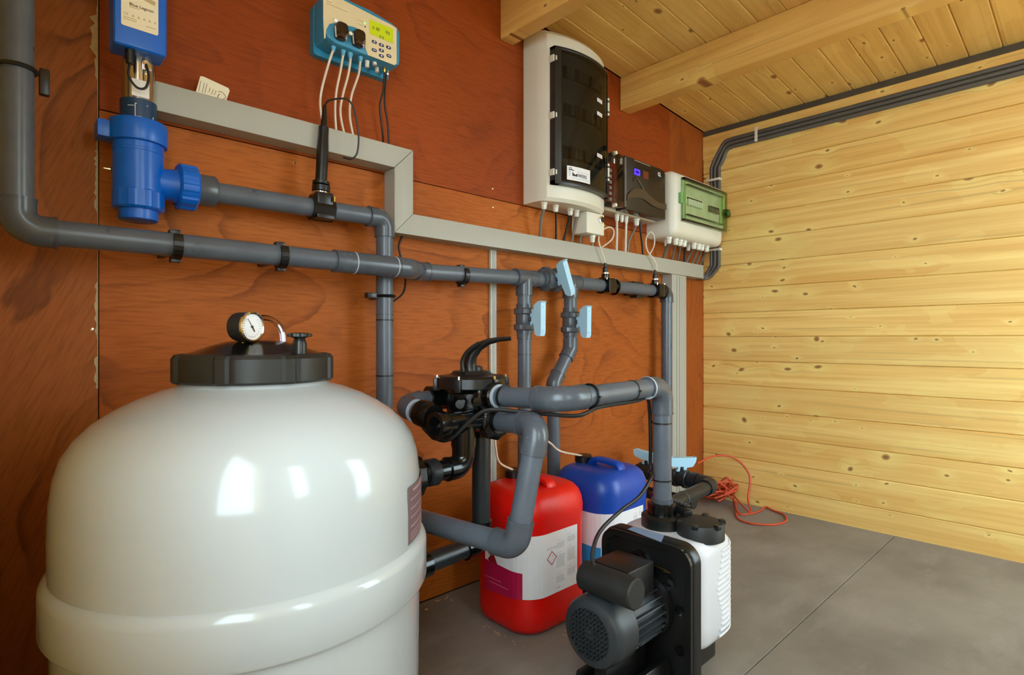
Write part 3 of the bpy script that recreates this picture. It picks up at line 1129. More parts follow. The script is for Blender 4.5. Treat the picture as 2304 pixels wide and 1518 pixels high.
def canister(name, x0, x1, y0, y1, H, mat, label, band, lab_z):
    cx, cy = (x0 + x1) / 2, (y0 + y1) / 2
    w, d = x1 - x0, y1 - y0
    t = thing(name, (cx, cy, 0), label, 'canister', 'chemical canisters')
    R = .078
    lv = [(0, .034), (.004, .022), (.012, .010), (.028, .002), (.05, 0), (.10, .001), (.20, .0025), (H - .115, .001), (H - .09, 0), (H - .065, .003), (H - .045, .010), (H - .030, .022), (H - .022, .038), (H - .020, .055)]
    rings = []
    for z, i in lv:
        rings.append([V((x, y, z)) for x, y in rrect(w - 2 * i, d - 2 * i, max(.02, R - i * .4), 8, cx, cy)])
    bd = part('body', MB().rings(rings), mat, t, ang=50)
    # carrying handle: arched bar along the depth, with a hollow either side
    zt = H - .022
    bar = spline([(cx, y1 - .088, zt - .008), (cx, y1 - .098, zt + .012), (cx, y1 - .115, zt + .020), (cx, cy - .02, zt + .020), (cx, y0 + .06, zt + .014), (cx, y0 + .045, zt - .006)], 6)
    rr = []
    for i, q in enumerate(bar):
        dd = (bar[min(i + 1, len(bar) - 1)] - bar[max(i - 1, 0)]).normalized()
        n = dd.cross(XA).normalized()
        rr.append([q + XA * (.020 * math.copysign(abs(math.cos(a)) ** .6, math.cos(a))) + n * (.0095 * math.copysign(abs(math.sin(a)) ** .6, math.sin(a))) for a in [2 * PI * j / 16 for j in range(16)]])
    part('handle', MB().rings(rr), mat, t)
    m = MB()
    m.rings([[V((x, y, zt + h)) for x, y in rrect(.036, .072, .017, 6, cx + sx * .034, cy - .02)] for h in (0, .0015) for sx in (0,)]) if False else None
    part('grip_well', MB().prism(rrect(.085, .085, .03, 5), (cx, cy - .012, zt - .004), XA, YA, ZA, .0032), mat, t)
    cp = V((cx, y1 - .052, H - .024))
    part('neck', MB().cyl(cp, cp + ZA * .012, .027), mat, t)
    part('cap', MB().lathe([(.031, .004), (.031, .024), (.028, .028), (.001, .028)], cp, ZA, 40, mod=lambda th, r, h: 1 + (.02 if math.sin(th * 18) > 0 else 0)), BLK, t, 'black screw cap')

    # label wrapped round the near corner
    ring = rrect(w + .0002, d + .0002, R, 8, cx, cy)
    # ring points run anticlockwise; near corner is (-x,-y): indices 18..26
    back = [(x0, y1 - R)] + [(x0, y1 - R + (y0 + R - y1 + R) * k / 6) for k in range(1, 6)]
    cor = ring[18:27]
    fr = [(x0 + R + (x1 - R - x0 - R) * k / 6, y0) for k in range(1, 7)]
    path = back + cor + fr
    out = []
    for i, q in enumerate(path):
        a, b = V(path[max(i - 1, 0)]), V(path[min(i + 1, len(path) - 1)])
        tg = (b - a).normalized()
        n = V((tg.y, -tg.x))
        if n.dot(V(q) - V((cx, cy))) < 0:
            n = -n
        out.append((V((q[0], q[1], 0)), V((n.x, n.y, 0))))

    def strip(zl, zh, i0=0, i1=None, off=.0, th=.0007):
        m = MB()
        seg = out[i0:i1]
        for k in range(len(seg) - 1):
            (a, na), (b, nb) = seg[k], seg[k + 1]
            z0a, z0b = zl(k + i0), zl(k + 1 + i0)
            z1a, z1b = zh(k + i0), zh(k + 1 + i0)
            qa, qb = a + na * off, b + nb * off
            m.rings([[qa + ZA * z0a, qb + ZA * z0b, qb + ZA * z1b, qa + ZA * z1a],
                     [qa + na * th + ZA * z0a, qb + nb * th + ZA * z0b, qb + nb * th + ZA * z1b, qa + na * th + ZA * z1a]])
        return m
    lo, hi = lab_z
    lb = part('label', strip(lambda i: lo, lambda i: hi), PAPER, t, 'printed white paper label')
    nb_ = 9
    part('label_band', strip(lambda i: lo - .012 + .012 * min(1, i / 9), lambda i: lo + .074 - .0 * i + (.006 * (1 - i / nb_)), 0, nb_ + 1, .0007), band, lb)
    # small print on the front face
    m = MB()
    fy = y0 - .0006
    fx = x0 + R
    W = x1 - R - fx
    if mat is RED:
        cols = ((.30, .58), (.66, .95))
    else:
        cols = ((.55, .75), (.80, .98))
    rp = random.Random(3)
    for ci, (a, b) in enumerate(cols):
        for (zt_, n) in ((.258 + .008 * ci, 5), (.222 + .008 * ci, 11), (.160 + .01 * ci, 6)):
            m.poly3([(fx + a * W, fy, zt_ + .008), (fx + (a + .14) * W, fy, zt_ + .008), (fx + (a + .14) * W, fy, zt_ + .0095), (fx + a * W, fy, zt_ + .0095)], .0004)
            for k in range(n):
                z = zt_ - k * .0034
                e = b - rp.uniform(0, .05)
                m.poly3([(fx + a * W, fy, z), (fx + e * W, fy, z), (fx + e * W, fy, z + .0018), (fx + a * W, fy, z + .0018)], .0003)
    m.poly3([(fx + .3 * W, fy, .128), (fx + .43 * W, fy, .128), (fx + .43 * W, fy, .131), (fx + .3 * W, fy, .131)], .0003)
    part('print', m, INK, lb)
    if mat is RED:
        # warning diamond near the corner
        ctr = V((fx + .02, fy, .222))
        s = .021
        dm = MB()
        o4 = [ctr + XA * s, ctr + ZA * s, ctr - XA * s, ctr - ZA * s]
        i4 = [ctr + (q - ctr) * .84 for q in o4]
        for k in range(4):
            dm.poly3([o4[k], o4[(k + 1) % 4], i4[(k + 1) % 4], i4[k]], .0007)
        part('hazard_diamond', dm, INKR, lb, 'red diamond hazard mark')
        m = MB()
        m.tube([ctr + V((-.010, -.0006, -.004)), ctr + V((-.002, -.0006, -.006)), ctr + V((.004, -.0006, -.003)), ctr + V((.010, -.0006, -.005))], .0009, 5)
        m.tube([ctr + V((-.005, -.0006, .008)), ctr + V((.0, -.0006, .006)), ctr + V((.003, -.0006, .003))], .0008, 5)
        m.tube([ctr + V((.001, -.0006, .010)), ctr + V((.005, -.0006, .007)), ctr + V((.004, -.0006, .002))], .0006, 5)
        part('hazard_symbol', m, INK, lb)
        for k in range(2):
            z = .252 - .004 * k
            m = MB().poly3([(ctr.x - .022, fy, z), (ctr.x + .02, fy, z), (ctr.x + .02, fy, z + .002), (ctr.x - .022, fy, z + .002)], .0004)
            part('print', m, INK, lb)
    if mat is RED:
        # pale lines on the band and the arrow point above it
        fxx = x0 - .0016
        for k, (ya, yb) in enumerate(((-.19, -.30), (-.21, -.33))):
            z = .145 - .012 * k
            m = MB().poly3([(fxx, cy + .06 - .03 * k, z), (fxx, cy - .02 - .03 * k, z), (fxx, cy - .02 - .03 * k, z + .003), (fxx, cy + .06 - .03 * k, z + .003)], .0004, (-1, 0, 0))
            part('print', m, plastic('ink_rose', (206, 92, 110), .6), lb)
        part('arrow_mark', MB().poly3([(x0 - .0008, cy - .008, .186), (x0 - .0008, cy + .016, .226), (x0 - .0008, cy + .040, .198)], .0005, (-1, 0, 0)), plastic('ink_crimson', (150, 16, 30), .5), lb)
    return t


canister('chemical_canister', 1.115, 1.405, -.425, -.165, .435, RED, 'red plastic canister with white label and crimson band on the floor', PINK, (.116, .296))
canister('chemical_canister', 1.47, 1.752, -.43, -.165, .432, BLU, 'blue plastic canister with white label and cyan band behind the red one', CYAN, (.10, .285))

# ================================================================ PUMP
PX0, PY0, PY1, PZ = 1.2365, -.862, -.593, .350
pcy = (PY0 + PY1) / 2
pm = thing('pool_pump', (1.24, pcy, 0), 'pool pump with black motor, black back plate and white ribbed strainer housing', 'pump')
FX = V((-1, 0, 0))
pl_ = part('back_plate', MB().prism(rrect(PY1 - PY0, PZ + .02, .045, 8, 0, (PZ - .02) / 2 + .01), (PX0 + .034, pcy, 0), YA, ZA, FX, .034, .006), BLK, pm)
# raised rim
oo = rrect(PY1 - PY0 - .006, PZ + .012, .043, 8, 0, PZ / 2)
ii = rrect(PY1 - PY0 - .040, PZ - .02, .032, 8, 0, PZ / 2)
m = MB()
n = len(oo)
for k in range(n):
    q = [oo[k], oo[(k + 1) % n], ii[(k + 1) % n], ii[k]]
    m.rings([[V((PX0, pcy + a, b)) for a, b in q], [V((PX0 - .010, pcy + a, b)) for a, b in q]])
part('rim', m, BLK, pl_)
for (dy, z) in ((.075, .262), (-.072, .262), (-.098, .202), (-.098, .105), (.098, .105), (.02, .285)):
    part('bolt_hole', MB().lathe([(.012, 0), (.013, .002), (.009, .002), (.008, -.001), (.001, -.001)], (PX0 - .001, pcy + dy, z), FX, 16), BLKG, pl_)
part('plate_hook', MB().tube(spline([(PX0 - .004, pcy + .012, .31), (PX0 - .014, pcy - .01, .302), (PX0 - .014, pcy - .05, .292), (PX0 - .004, pcy - .075, .288)], 4), .006, 8), BLKG, pl_)
part('boss', MB().lathe([(.030, 0), (.030, .008), (.022, .010), (.020, .002), (.001, .002)], (PX0, pcy + .015, .288), FX, 28), BLKG, pl_)
part('gusset', MB().box((PX0 - .02, pcy - .055, .235), (.05, .02, .028), .004, Matrix.Rotation(.5, 3, 'X')), BLK, pl_)
part('sticker', MB().poly3([Ax(1412, 1190, PX0 - .012), Ax(1425, 1184, PX0 - .012), Ax(1495, 1203, PX0 - .012), Ax(1488, 1219, PX0 - .012)], .001, FX), SLATE, pl_, 'slim blue-grey type plate')
# motor
MY, MZ = -.735, .195
fc = part('fan_cover', MB().lathe([(.056, -.002), (.064, -.001), (.074, .004), (.079, .014), (.080, .030), (.080, .078), (.077, .082)], (1.0, MY, MZ), XA, 56, cap=False), MOTOR, pm)
part('fan_dark', MB().cyl((1.004, MY, MZ), (1.006, MY, MZ), .058, seg=40), CREV, fc)
m = MB()
for k in range(-5, 6):
    q = k * .0105
    h = math.sqrt(max(0, .057 ** 2 - q * q))
    m.box((1.0, MY + q, MZ), (.004, .0038, 2 * h))
    m.box((1.0, MY, MZ + q), (.004, 2 * h, .0038))
m.cyl((.999, MY, MZ), (1.002, MY, MZ), .013, seg=24)
part('grille', m, MOTOR, fc)
part('motor_body', MB().cyl((1.07, MY, MZ), (1.225, MY, MZ), .062, seg=40), MOTOR, pm)
for k in range(26):
    a = 2 * PI * (k + .5) / 26
    d = V((0, math.cos(a), math.sin(a)))
    part('fin', MB().box(V((1.142, MY, MZ)) + d * .067, (.12, .0032, .016), 0, Matrix.Rotation(a - PI / 2, 3, 'X')), MOTOR, pm)
part('end_bell', MB().lathe([(.066, 0), (.078, .004), (.078, .02), (.070, .026)], (1.203, MY, MZ), XA, 40), BLK, pm)
for a in (20, 100, 200, 320):
    d = V((0, math.cos(math.radians(a)), math.sin(math.radians(a))))
    q = V((1.085, MY, MZ)) + d * .079
    part('screw', MB().cyl(q, q + d * .003, .004, seg=10), CHROME, pm)
    q = V((1.200, MY, MZ)) + d * .074
    part('screw', MB().cyl(q, q - XA * .006, .0035, seg=10), CHROME, pm)
# terminal box and capacitor
tb = part('terminal_box', MB().box((1.115, -.745, .296), (.105, .105, .075), .006), BLK, pm)
part('capacitor', MB().lathe([(.030, 0), (.0335, .004), (.0335, .142), (.030, .146)], (1.036, -.838, .306), (0, 1, 0), 36), BLKM, pm)
part('cable_gland', MB().cyl((1.085, -.70, .30), (1.085, -.672, .305), .012), BLK, tb)
# feet
m = MB().box((1.12, MY, .012), (.26, .20, .024), .005).box((1.12, MY, .065), (.16, .035, .10), .004)
for s in (-1, 1):
    m.box((1.13, MY + s * .06, .045), (.20, .02, .06), .004, Matrix.Rotation(s * .25, 3, 'X'))
part('foot', m, BLK, pm)
# white strainer housing
wx0, wx1, wy0, wy1 = 1.268, 1.478, -.856, -.600
lvw = [(.075, .022), (.085, .010), (.10, .003), (.14, 0), (.31, 0), (.335, .004), (.346, .014), (.350, .03)]
rings = []
for z, i in lvw:
    rings.append([V((x, y, z)) for x, y in rrect(wx1 - wx0 - 2 * i, wy1 - wy0 - 2 * i, .06 - i * .4, 8, (wx0 + wx1) / 2, (wy0 + wy1) / 2)])
hs = part('strainer_housing', MB().rings(rings), WHT, pm, ang=50)
part('housing_flange', MB().prism(rrect(PY1 - PY0 - .02, PZ - .07, .04, 8, 0, PZ / 2 + .03), (PX0 + .052, pcy, 0), YA, ZA, FX, .020), WHT, hs)
part('housing_foot', MB().box((1.37, pcy, .04), (.17, .16, .08), .008), BLK, pm)
# ribs wrapped over the near corner
for k in range(17):
    z = .100 + k * .0135
    L = .05 + .0 * k
    pts = []
    x_s = 1.375 + .012 * math.sin(k * .5)
    for i in range(9):
        f = i / 8
        s = f * .105
        straight = wx1 - .06 - x_s
        if s < straight:
            q = V((x_s + s, wy0 - .0005, 0))
        else:
            a = (s - straight) / .06
            q = V((wx1 - .06 + .06 * math.sin(a), wy0 + .06 - .0605 * math.cos(a), 0))
        q.z = z + .016 * f * f
        pts.append(q)
    part('rib', MB().tube(pts, .0032, 6), WHT, hs)
# discharge union
du = part('discharge_union', MB().lathe([(.050, .340), (.056, .343), (.056, .378), (.048, .384), (.044, .384)], (XP, YP, 0), ZA, 44, mod=lambda th, r, h: 1 + (.012 if math.sin(th * 10) > 0 else 0)), BLK, pm)
part('union_sleeve', MB().lathe([(.040, .38), (.040, .412), (.034, .414), (.028, .414)], (XP, YP, 0), ZA, 36), BLKG, du)
# strainer lid with grips
LC = V((1.372, -.806, 0))
sl_ = part('strainer_lid', MB().lathe([(.055, .340), (.060, .343), (.060, .378), (.056, .384), (.040, .386), (.001, .388)], LC, ZA, 48), BLKM, pm)
for a in (15, 75, 135, 195, 255, 315):
    d = V((math.cos(math.radians(a)), math.sin(math.radians(a)), 0))
    part('grip', MB().box(LC + d * .056 + ZA * .383, (.014, .016, .012), .002, Matrix.Rotation(math.radians(a), 3, 'Z')), BLK, sl_)
# long lid key lying across
kd = (V((-.25, .85, 0)) * -1).normalized()
kq = V((1.40, -.70, .402))
ky = part('lid_key', MB().box(kq, (.030, .15, .016), .004, Matrix.Rotation(-.35, 3, 'Z') @ Matrix.Rotation(.10, 3, 'X')), BLK, sl_)
for k in range(6):
    q = kq + Matrix.Rotation(-.35, 3, 'Z') @ V((0, -.068 + .014 * k, .010))
    part('key_tooth', MB().box(q, (.022, .006, .008), .001, Matrix.Rotation(-.35, 3, 'Z')), BLK, ky)
# suction port behind
sc_ = part('suction_port', MB().lathe([(.050, 0), (.054, .01), (.054, .03), (.040, .04), (.036, .09), (.030, .095)], (1.47, -.745, .27), XA, 36), BLK, pm)
# pump lead
cab = spline([Ad(1338, 1280, 1.30), Ad(1333, 1245, 1.31), Ad(1350, 1195, 1.34), Ad(1395, 1150, 1.40), Ad(1440, 1115, 1.46), Ad(1466, 1072, 1.515), (XP - .012, YP + .030, .50), (XP - .013, YP + .029, .58), (XP - .022, YP + .026, .66), (XP - .055, YP + .012, .700), (XP - .11, YP + .004, .699), (1.20, YP, .6985), (1.08, YP, .696), (1.0, YP - .004, .684), (.945, -.66, .688), (.93, -.60, .688), Ad(1100, 922, 1.33), Ad(1060, 945, 1.33), Ad(1022, 981, 1.335), Ad(995, 991, 1.345), Ad(965, 975, 1.37), Ad(945, 950, 1.40), (.80, -.33, .68)], 7)
solo('pump_lead', MB().tube(cab, .0048, 8), CABK, 'black power lead tied along the pump pipe and hanging below the valve', 'cable')

# ================================================================ BLUE LAMP (UV unit) AT THE LEFT
LX, LY = .2545, -.082
lp = thing('uv_lamp', (LX, LY, 1.11), 'blue ultraviolet lamp unit with steel tube and blue tee at top left', 'water treatment lamp')
LO = V((LX, LY, 0))
hd = part('head_box', MB().box((.2475, -.115, 1.70), (.096, .064, .47), .008, seg=3), LBLUE, lp)
fy = -.1475
lb = part('label', MB().prism(rrect(.066, .39, .004, 4), (.2455, fy, 1.70), XA, ZA, NY, .0008), PAPERC, hd, 'cream printed label')
lz = 1.505
text('lettering', 'Blue Lagoon', .0088, (.2265, fy - .001, 1.5500), XA, ZA, INKD, lb)
text('lettering', 'CE', .0075, (.2160, fy - .001, 1.5280), XA, ZA, INKT, lb)
m = MB()
for k in range(5):
    x = .231 + k * .0098
    m.poly3([(x, fy - .0008, 1.528), (x + .0048, fy - .0008, 1.528), (x + .0024, fy - .0008, 1.5335)], .0004)
for k, (a, b, z) in enumerate(((.2165, .2395, 1.5225), (.2165, .2395, 1.5185), (.2560, .2740, 1.5165), (.2270, .2440, 1.5465))):
    m.poly3([(a, fy - .0008, z), (b, fy - .0008, z), (b, fy - .0008, z + .0014), (a, fy - .0008, z + .0014)], .0004)
m.poly3([(.243, fy - .0008, 1.572), (.272, fy - .0008, 1.566), (.274, fy - .0008, 1.574), (.243, fy - .0008, 1.584)], .0004)
part('print', m, INKT, lb)
part('steel_tube', MB().cyl(LO + ZA * 1.37, LO + ZA * 1.47, .0315, seg=40), STEEL, lp)
part('steel_label', MB().lathe([(.0318, 1.378), (.0318, 1.412)], LO, ZA, 40, cap=False).box((0, 0, -5), (.001, .001, .001)) if False else MB().prism([(-.016, 0), (.016, 0), (.016, .036), (-.016, .036)], (LX - .002, LY - .0305, 1.378), XA, ZA, NY, .0025), PAPER, lp)
part('clamp', MB().box((LX + .008, LY - .035, 1.447), (.018, .012, .024), .003).cyl((LX + .006, LY - .046, 1.45), (LX + .006, LY - .038, 1.45), .005), STEEL, lp)
part('cable_gland', MB().cyl((LX - .024, LY - .048, 1.468), (LX - .024, LY - .048, 1.436), .0085, .0075, 14), BLK, lp)
wl_ = spline([(LX - .024, LY - .048, 1.437), (LX - .026, LY - .05, 1.41), (LX - .012, LY - .05, 1.390), (LX + .004, LY - .05, 1.394), (LX + .010, LY - .048, 1.42), (LX + .006, LY - .044, 1.447)], 7)
part('lead', MB().tube(wl_, .0026, 8), CABK, lp)
cr = part('collar', MB().cyl(LO + ZA * 1.318, LO + ZA * 1.375, .0345, seg=40), LBLUED, lp)
m = MB()
for a, b in (((-.012, 1.362), (.012, 1.362)), ((-.012, 1.362), (-.012, 1.335)), ((-.012, 1.335), (0, 1.335)), ((-.024, 1.357), (-.014, 1.357)), ((.010, 1.332), (.022, 1.336)), ((.022, 1.342), (.022, 1.330))):
    q = []
    for x, z in (a, b):
        q.append(V((LX + x, LY - math.sqrt(.0349 ** 2 - x * x), z)))
    m.cyl(q[0], q[1], .0007, seg=5)
part('collar_print', m, PAPER, cr)
rg = part('clamp_ring', MB().lathe([(.046, 1.281), (.054, 1.283), (.0555, 1.288), (.0555, 1.324), (.053, 1.329), (.034, 1.331)], LO, ZA, 48), LBLUE, lp)
part('wall_lug', MB().box((LX - .060, LY + .012, 1.303), (.03, .05, .036), .004), LBLUE, rg)
part('wall_lug', MB().box((LX, -.018, 1.303), (.05, .034, .034), .004), LBLUE, rg)
part('tee_body', MB().lathe([(.0475, 1.178), (.0475, 1.262), (.0485, 1.263), (.0485, 1.268), (.0475, 1.269), (.0475, 1.30)], LO, ZA, 48), LBLUE, lp)
part('bottom_nut', MB().lathe([(.043, 1.140), (.0475, 1.144), (.0475, 1.178), (.046, 1.181)], LO, ZA, 80, mod=lambda th, r, h: 1 + (.03 if math.sin(th * 10) > 0 else 0)), LBLUE, lp, ang=18)
part('bottom_cap', MB().lathe([(.034, 1.117), (.037, 1.119), (.037, 1.142)], LO, ZA, 40), LBLUE, lp)
br = part('branch', MB().lathe([(.030, 0), (.032, .04), (.038, .075)], (LX, LY, 1.207), XA, 40), LBLUE, lp)
part('union_nut', MB().lathe([(.044, .072), (.050, .076), (.050, .108), (.045, .113)], (LX, LY, 1.207), XA, 80, mod=lambda th, r, h: 1 + (.045 if math.sin(th * 10) > 0 else 0)), LBLUE, lp, ang=18)
part('reducer', MB().lathe([(.036, .112), (.0365, .150), (.034, .154), (.026, .156)], (LX, LY + .002, 1.208), XA, 40), PVCF, lp)
part('stub_pipe', MB().cyl((LX + .14, LY + .004, 1.208), (.475, YB, 1.209), .0247, seg=28), PVC, lp)
q = Ay(248, 380, -.06)  # small nail beside the lamp, kept as a child of the unit
part('lamp_nail', MB().cyl(q, q - XA * .012, .003, .001, 10).cyl(q + XA * .003, q, .006, seg=12), CHROME, lp)

# ================================================================ TRUNKING
TG = 'grey cable trunking on the plywood'
TD = .06


def trunk(name, poly, label, parent_only=False, th=TD, lines=None):
    t = thing(name, (sum(p[0] for p in poly) / len(poly), 0, min(p[1] for p in poly)), label, 'cable trunking', TG)
    part('channel', MB().prism(poly, (0, -.0005, 0), XA, ZA, NY, th - .006), TRUNK, t)
    cx, cz = sum(p[0] for p in poly) / len(poly), sum(p[1] for p in poly) / len(poly)
    part('cover', MB().prism(poly, (0, -(th - .0064), 0), XA, ZA, NY, .0064, .0008), TRUNK, t)
    return t


za, zb = 1.377, 1.443
zd, ze = 1.181, 1.246
xv0, xv1 = .912, .978
g = .0009
trunk('cable_trunking', [(.290, za), (xv0 - g, za), (xv1 - g, zb), (.290, zb)], 'upper run of grey trunking from the blue lamp to the corner')
trunk('cable_trunking', [(xv0 + g * .4, za - g), (xv0 + g * .4, zd + g), (xv1, ze + g), (xv1, zb - g)], 'short upright piece of grey trunking between the two runs')
trunk('cable_trunking', [(xv0 + g, zd), (2.80, zd), (2.80, ze + .004), (xv1 + g, ze)], 'long lower run of grey trunking under the cabinets')
t = trunk('cable_trunking', [(2.491, .01), (2.629, .01), (2.629, zd - .001), (2.491, zd - .001)], 'wide upright grey trunking near the corner', th=.056)
m = MB()
for x in (2.535, 2.56):
    m.box((x, -.0565, zd / 2), (.002, .002, zd - .02))
part('groove', m, plastic('trunk_groove', (140, 138, 128), .5), t)
x0 = Ay(1100, 700, 0).x
x1_ = Ay(1113, 700, 0).x
t = thing('mini_trunking', (x0, 0, .3), 'thin pale strip trunking on the plywood above the multiport valve', 'cable trunking', TG)
part('channel', MB().box(((x0 + x1_) / 2, -.0055, (.25 + zd) / 2), (x1_ - x0, .010, zd - .25), .001), plastic('strip_grey', (190, 188, 176), .5), t)
part('cover', MB().box(((x0 + x1_) / 2, -.0112, (.25 + zd) / 2), ((x1_ - x0) * .45, .0018, zd - .25)), TRUNK, t)
# card tucked behind the upper run
c4 = [Ay(440, 208, -.03), Ay(450, 172, -.028), Ay(457, 173, -.028), Ay(513, 199, -.028), Ay(516, 205, -.028), Ay(509, 226, -.03)]
low = [V((p.x, p.y, zb - .002)) for p in (c4[0], c4[-1])]
t = thing('paper_card', (c4[0].x, -.03, zb), 'small cream printed card standing on the upper trunking', 'card')
cb_ = part('card', MB().poly3([V((p.x, -.030, max(p.z, zb + .0005))) for p in c4], .0012), PAPERC, t)
m = MB()
for (a, b) in (((447, 205), (452, 182)), ((455, 208), (460, 186)), ((461, 209), (466, 188)), ((470, 207), (473, 197)), ((476, 212), (480, 201)), ((482, 214), (486, 204))):
    m.cyl(Ay(a[0], a[1], -.0315), Ay(b[0], b[1], -.0315), .00045, seg=4)
m.tube(spline([Ay(491, 206, -.0317), Ay(499, 207, -.0317), Ay(507, 216, -.0317), Ay(506, 222, -.0317), Ay(497, 223, -.0317)], 5), .0006, 5)
m.tube([Ay(489, 221, -.0317), Ay(491, 215, -.0317), Ay(494, 211, -.0317)], .0007, 5)
part('print', m, INKD, cb_)

# ================================================================ DOSING CONTROLLER
DF = -.092
dx0, dx1, dz0, dz1 = .678, .912, 1.655, 1.790
dc = thing('dosing_controller', (.795, 0, dz0), 'blue and beige dosing controller with green display', 'controller')
part('back_plate', MB().prism(rrect(dx1 - dx0 + .004, dz1 - dz0 + .004, .010, 5, (dx0 + dx1) / 2, (dz0 + dz1) / 2 - .002), (0, -.0005, 0), XA, ZA, NY, .022), DOSEB, dc)
# body with a rising curved top right corner
top = [(dx1 - .002, dz0 + .018), (dx1, dz0 + .03), (dx1, dz1 - .020), (dx1 - .006, dz1 - .008), (dx1 - .03, dz1), (dx1 - .10, dz1 + .010), (dx0 + .02, dz1 + .012), (dx0 + .004, dz1 + .004), (dx0, dz1 - .012), (dx0, dz0 + .03), (dx0 + .006, dz0 + .018), (dx0 + .03, dz0 + .010), (dx1 - .02, dz0 + .010)]
hs_ = part('housing', MB().prism(top[::-1], (0, -.018, 0), XA, ZA, NY, -DF - .018, .008), DOSEB, dc)
# cream front film
fl_ = [Ay(727, -30, DF), Ay(727, 42, DF), Ay(729, 86, DF), Ay(732, 87, DF), Ay(734, 66, DF), Ay(741, 54, DF), Ay(756, 51, DF), Ay(800, 62, DF), Ay(813, 72, DF), Ay(823, 112, DF), Ay(828, 124, DF), Ay(888, 147, DF), Ay(892, 142, DF), Ay(892, 64, DF), Ay(880, 56, DF), Ay(744, -14, DF)]
fp = part('front_film', MB().poly3(fl_, .0008), DOSET, hs_)
D2 = DF - .0012
sc4 = [Ay(830.5, 43, D2), Ay(832, 76, D2), Ay(884, 98, D2), Ay(884, 65, D2)]
part('display', MB().poly3(sc4, .0009), LCD, fp, 'lit green display')
dm_ = MB()
for (a, b, w, h) in ((838, 58, 4, 7), (846, 61, 4, 7), (850, 62, 4, 7), (868, 68, 4, 7), (873, 71, 4, 7), (854, 79, 4, 6), (860, 81, 4, 6)):
    dm_.poly3([Ay(a, b, D2 - .001), Ay(a + w, b + .4 * w, D2 - .001), Ay(a + w, b + h + .4 * w, D2 - .001), Ay(a, b + h, D2 - .001)], .0003)
part('digits', dm_, plastic('lcd_digit', (150, 162, 20), .5), fp)
for (a, b) in ((842, 94.5), (858, 101.5), (874, 107), (842, 113), (858, 113.5), (858, 126), (875, 126)):
    q = Ay(a, b, D2)
    bt = part('button', MB().prism(rrect(.0160, .0085, .0040, 5), q, XA, ZA, NY, .0012), NAVY, fp)
    part('button_mark', MB().box(q + V((.0, -.0014, 0)), (.0045 if b < 112 or a == 858 else .009, .0006, .004 if b < 112 or a == 858 else .002)), PAPER, bt)
part('led', MB().sph(Ay(821, 52, D2), .0032, 1, .4, 1, 10), LEDG, fp)
part('led', MB().sph(Ay(821.5, 60, D2), .0022, 1, .4, 1, 10), BLK, fp)
part('led', MB().sph(Ay(756, 46, D2), .0034, 1, .4, 1, 10), LEDW, fp)
for (a, b, c_, d, h) in ((734, 2, 745, 7, .0022), (735, 8, 783, 28, .0016), (804, 45, 817, 50, .0014), (804, 53, 817, 59, .0014), (748, 43, 752, 44, .0014)):
    p, q = Ay(a, b, D2), Ay(c_, d, D2)
    part('print', MB().poly3([p, q, q + ZA * h, p + ZA * h], .0004), INKT, fp)
# two pump heads under clear covers
for (a, b) in ((764, 72), (803, 88)):
    q = Ay(a, b, DF)
    cv = part('pump_cover', MB().prism(rrect(.032, .044, .010, 5), q - ZA * .003, XA, ZA, NY, .022, .003), CLEAR, dc, 'clear pump head cover')
    part('roller', MB().lathe([(.0165, 0), (.0165, .014), (.014, .017), (.001, .017)], q + ZA * .004 + NY * .001, NY, 28), PROLL, cv)
    part('roller_arm', MB().box(q + V((0, -.012, -.012)), (.017, .018, .016), .003), PROLL, cv)
    part('squeeze_tube', MB().tube(spline([q + V((-.0145, -.010, -.022)), q + V((-.0165, -.010, -.004)), q + V((-.017, -.010, .006))], 4), .0024, 8).tube(spline([q + V((.0145, -.010, -.022)), q + V((.0165, -.010, -.004)), q + V((.017, -.010, .006))], 4), .0024, 8), CABW, cv)
q = Ay(788, 76, DF - .02)
part('cover_screw', MB().cyl(q, q + NY * .004, .005, seg=14), PAPERC, dc)
tubes = [((750, 100), (747, 120), (738, 148), (723, 205), (721, 245), (731, 282)),
         ((772, 110), (771, 130), (766, 160), (757, 205), (754, 250), (757, 290)),
         ((788, 117), (788, 140), (783, 170), (771, 215), (766, 255), (776, 296)),
         ((811, 124), (810, 145), (806, 170), (791, 215), (787, 260), (796, 300))]
for i, pts in enumerate(tubes):
    q = Ay(pts[0][0], pts[0][1], -.070)
    part('hose_nipple', MB().lathe([(.0075, .004), (.0075, -.008), (.0062, -.010), (.0045, -.020)], q, ZA, 8), DOSEL, dc)
    P = [q - ZA * .016] + [Ay(a, b, -.070 + .012 * k) for k, (a, b) in enumerate(pts[1:-1])] + [V((Ay(pts[-1][0], pts[-1][1], -.03).x, -.030, zb - .002))]
    solo('dosing_tube', MB().tube(spline(P, 7), .0034, 8), TUBEC, ['leftmost', 'second from left', 'third from left', 'rightmost'][i] + ' pale dosing tube under the dosing controller', 'tube', 'dosing tubes')
for (a, b, y) in ((826, 145, -.062), (843, 140, -.070), (848, 156, -.045)):
    q = Ay(a, b, y)
    part('gland', MB().lathe([(.0066, .010), (.0066, .004), (.006, .003), (.006, -.008), (.005, -.009)], q, ZA, 12), GLND, dc)
for (a, b, y, mt) in ((865, 155, -.062, BRASS), (872, 162, -.045, CHROME)):
    q = Ay(a, b, y)
    part('probe_socket', MB().lathe([(.0035, .016), (.0045, .010), (.0045, -.006), (.003, -.010)], q, ZA, 12), mt, dc)
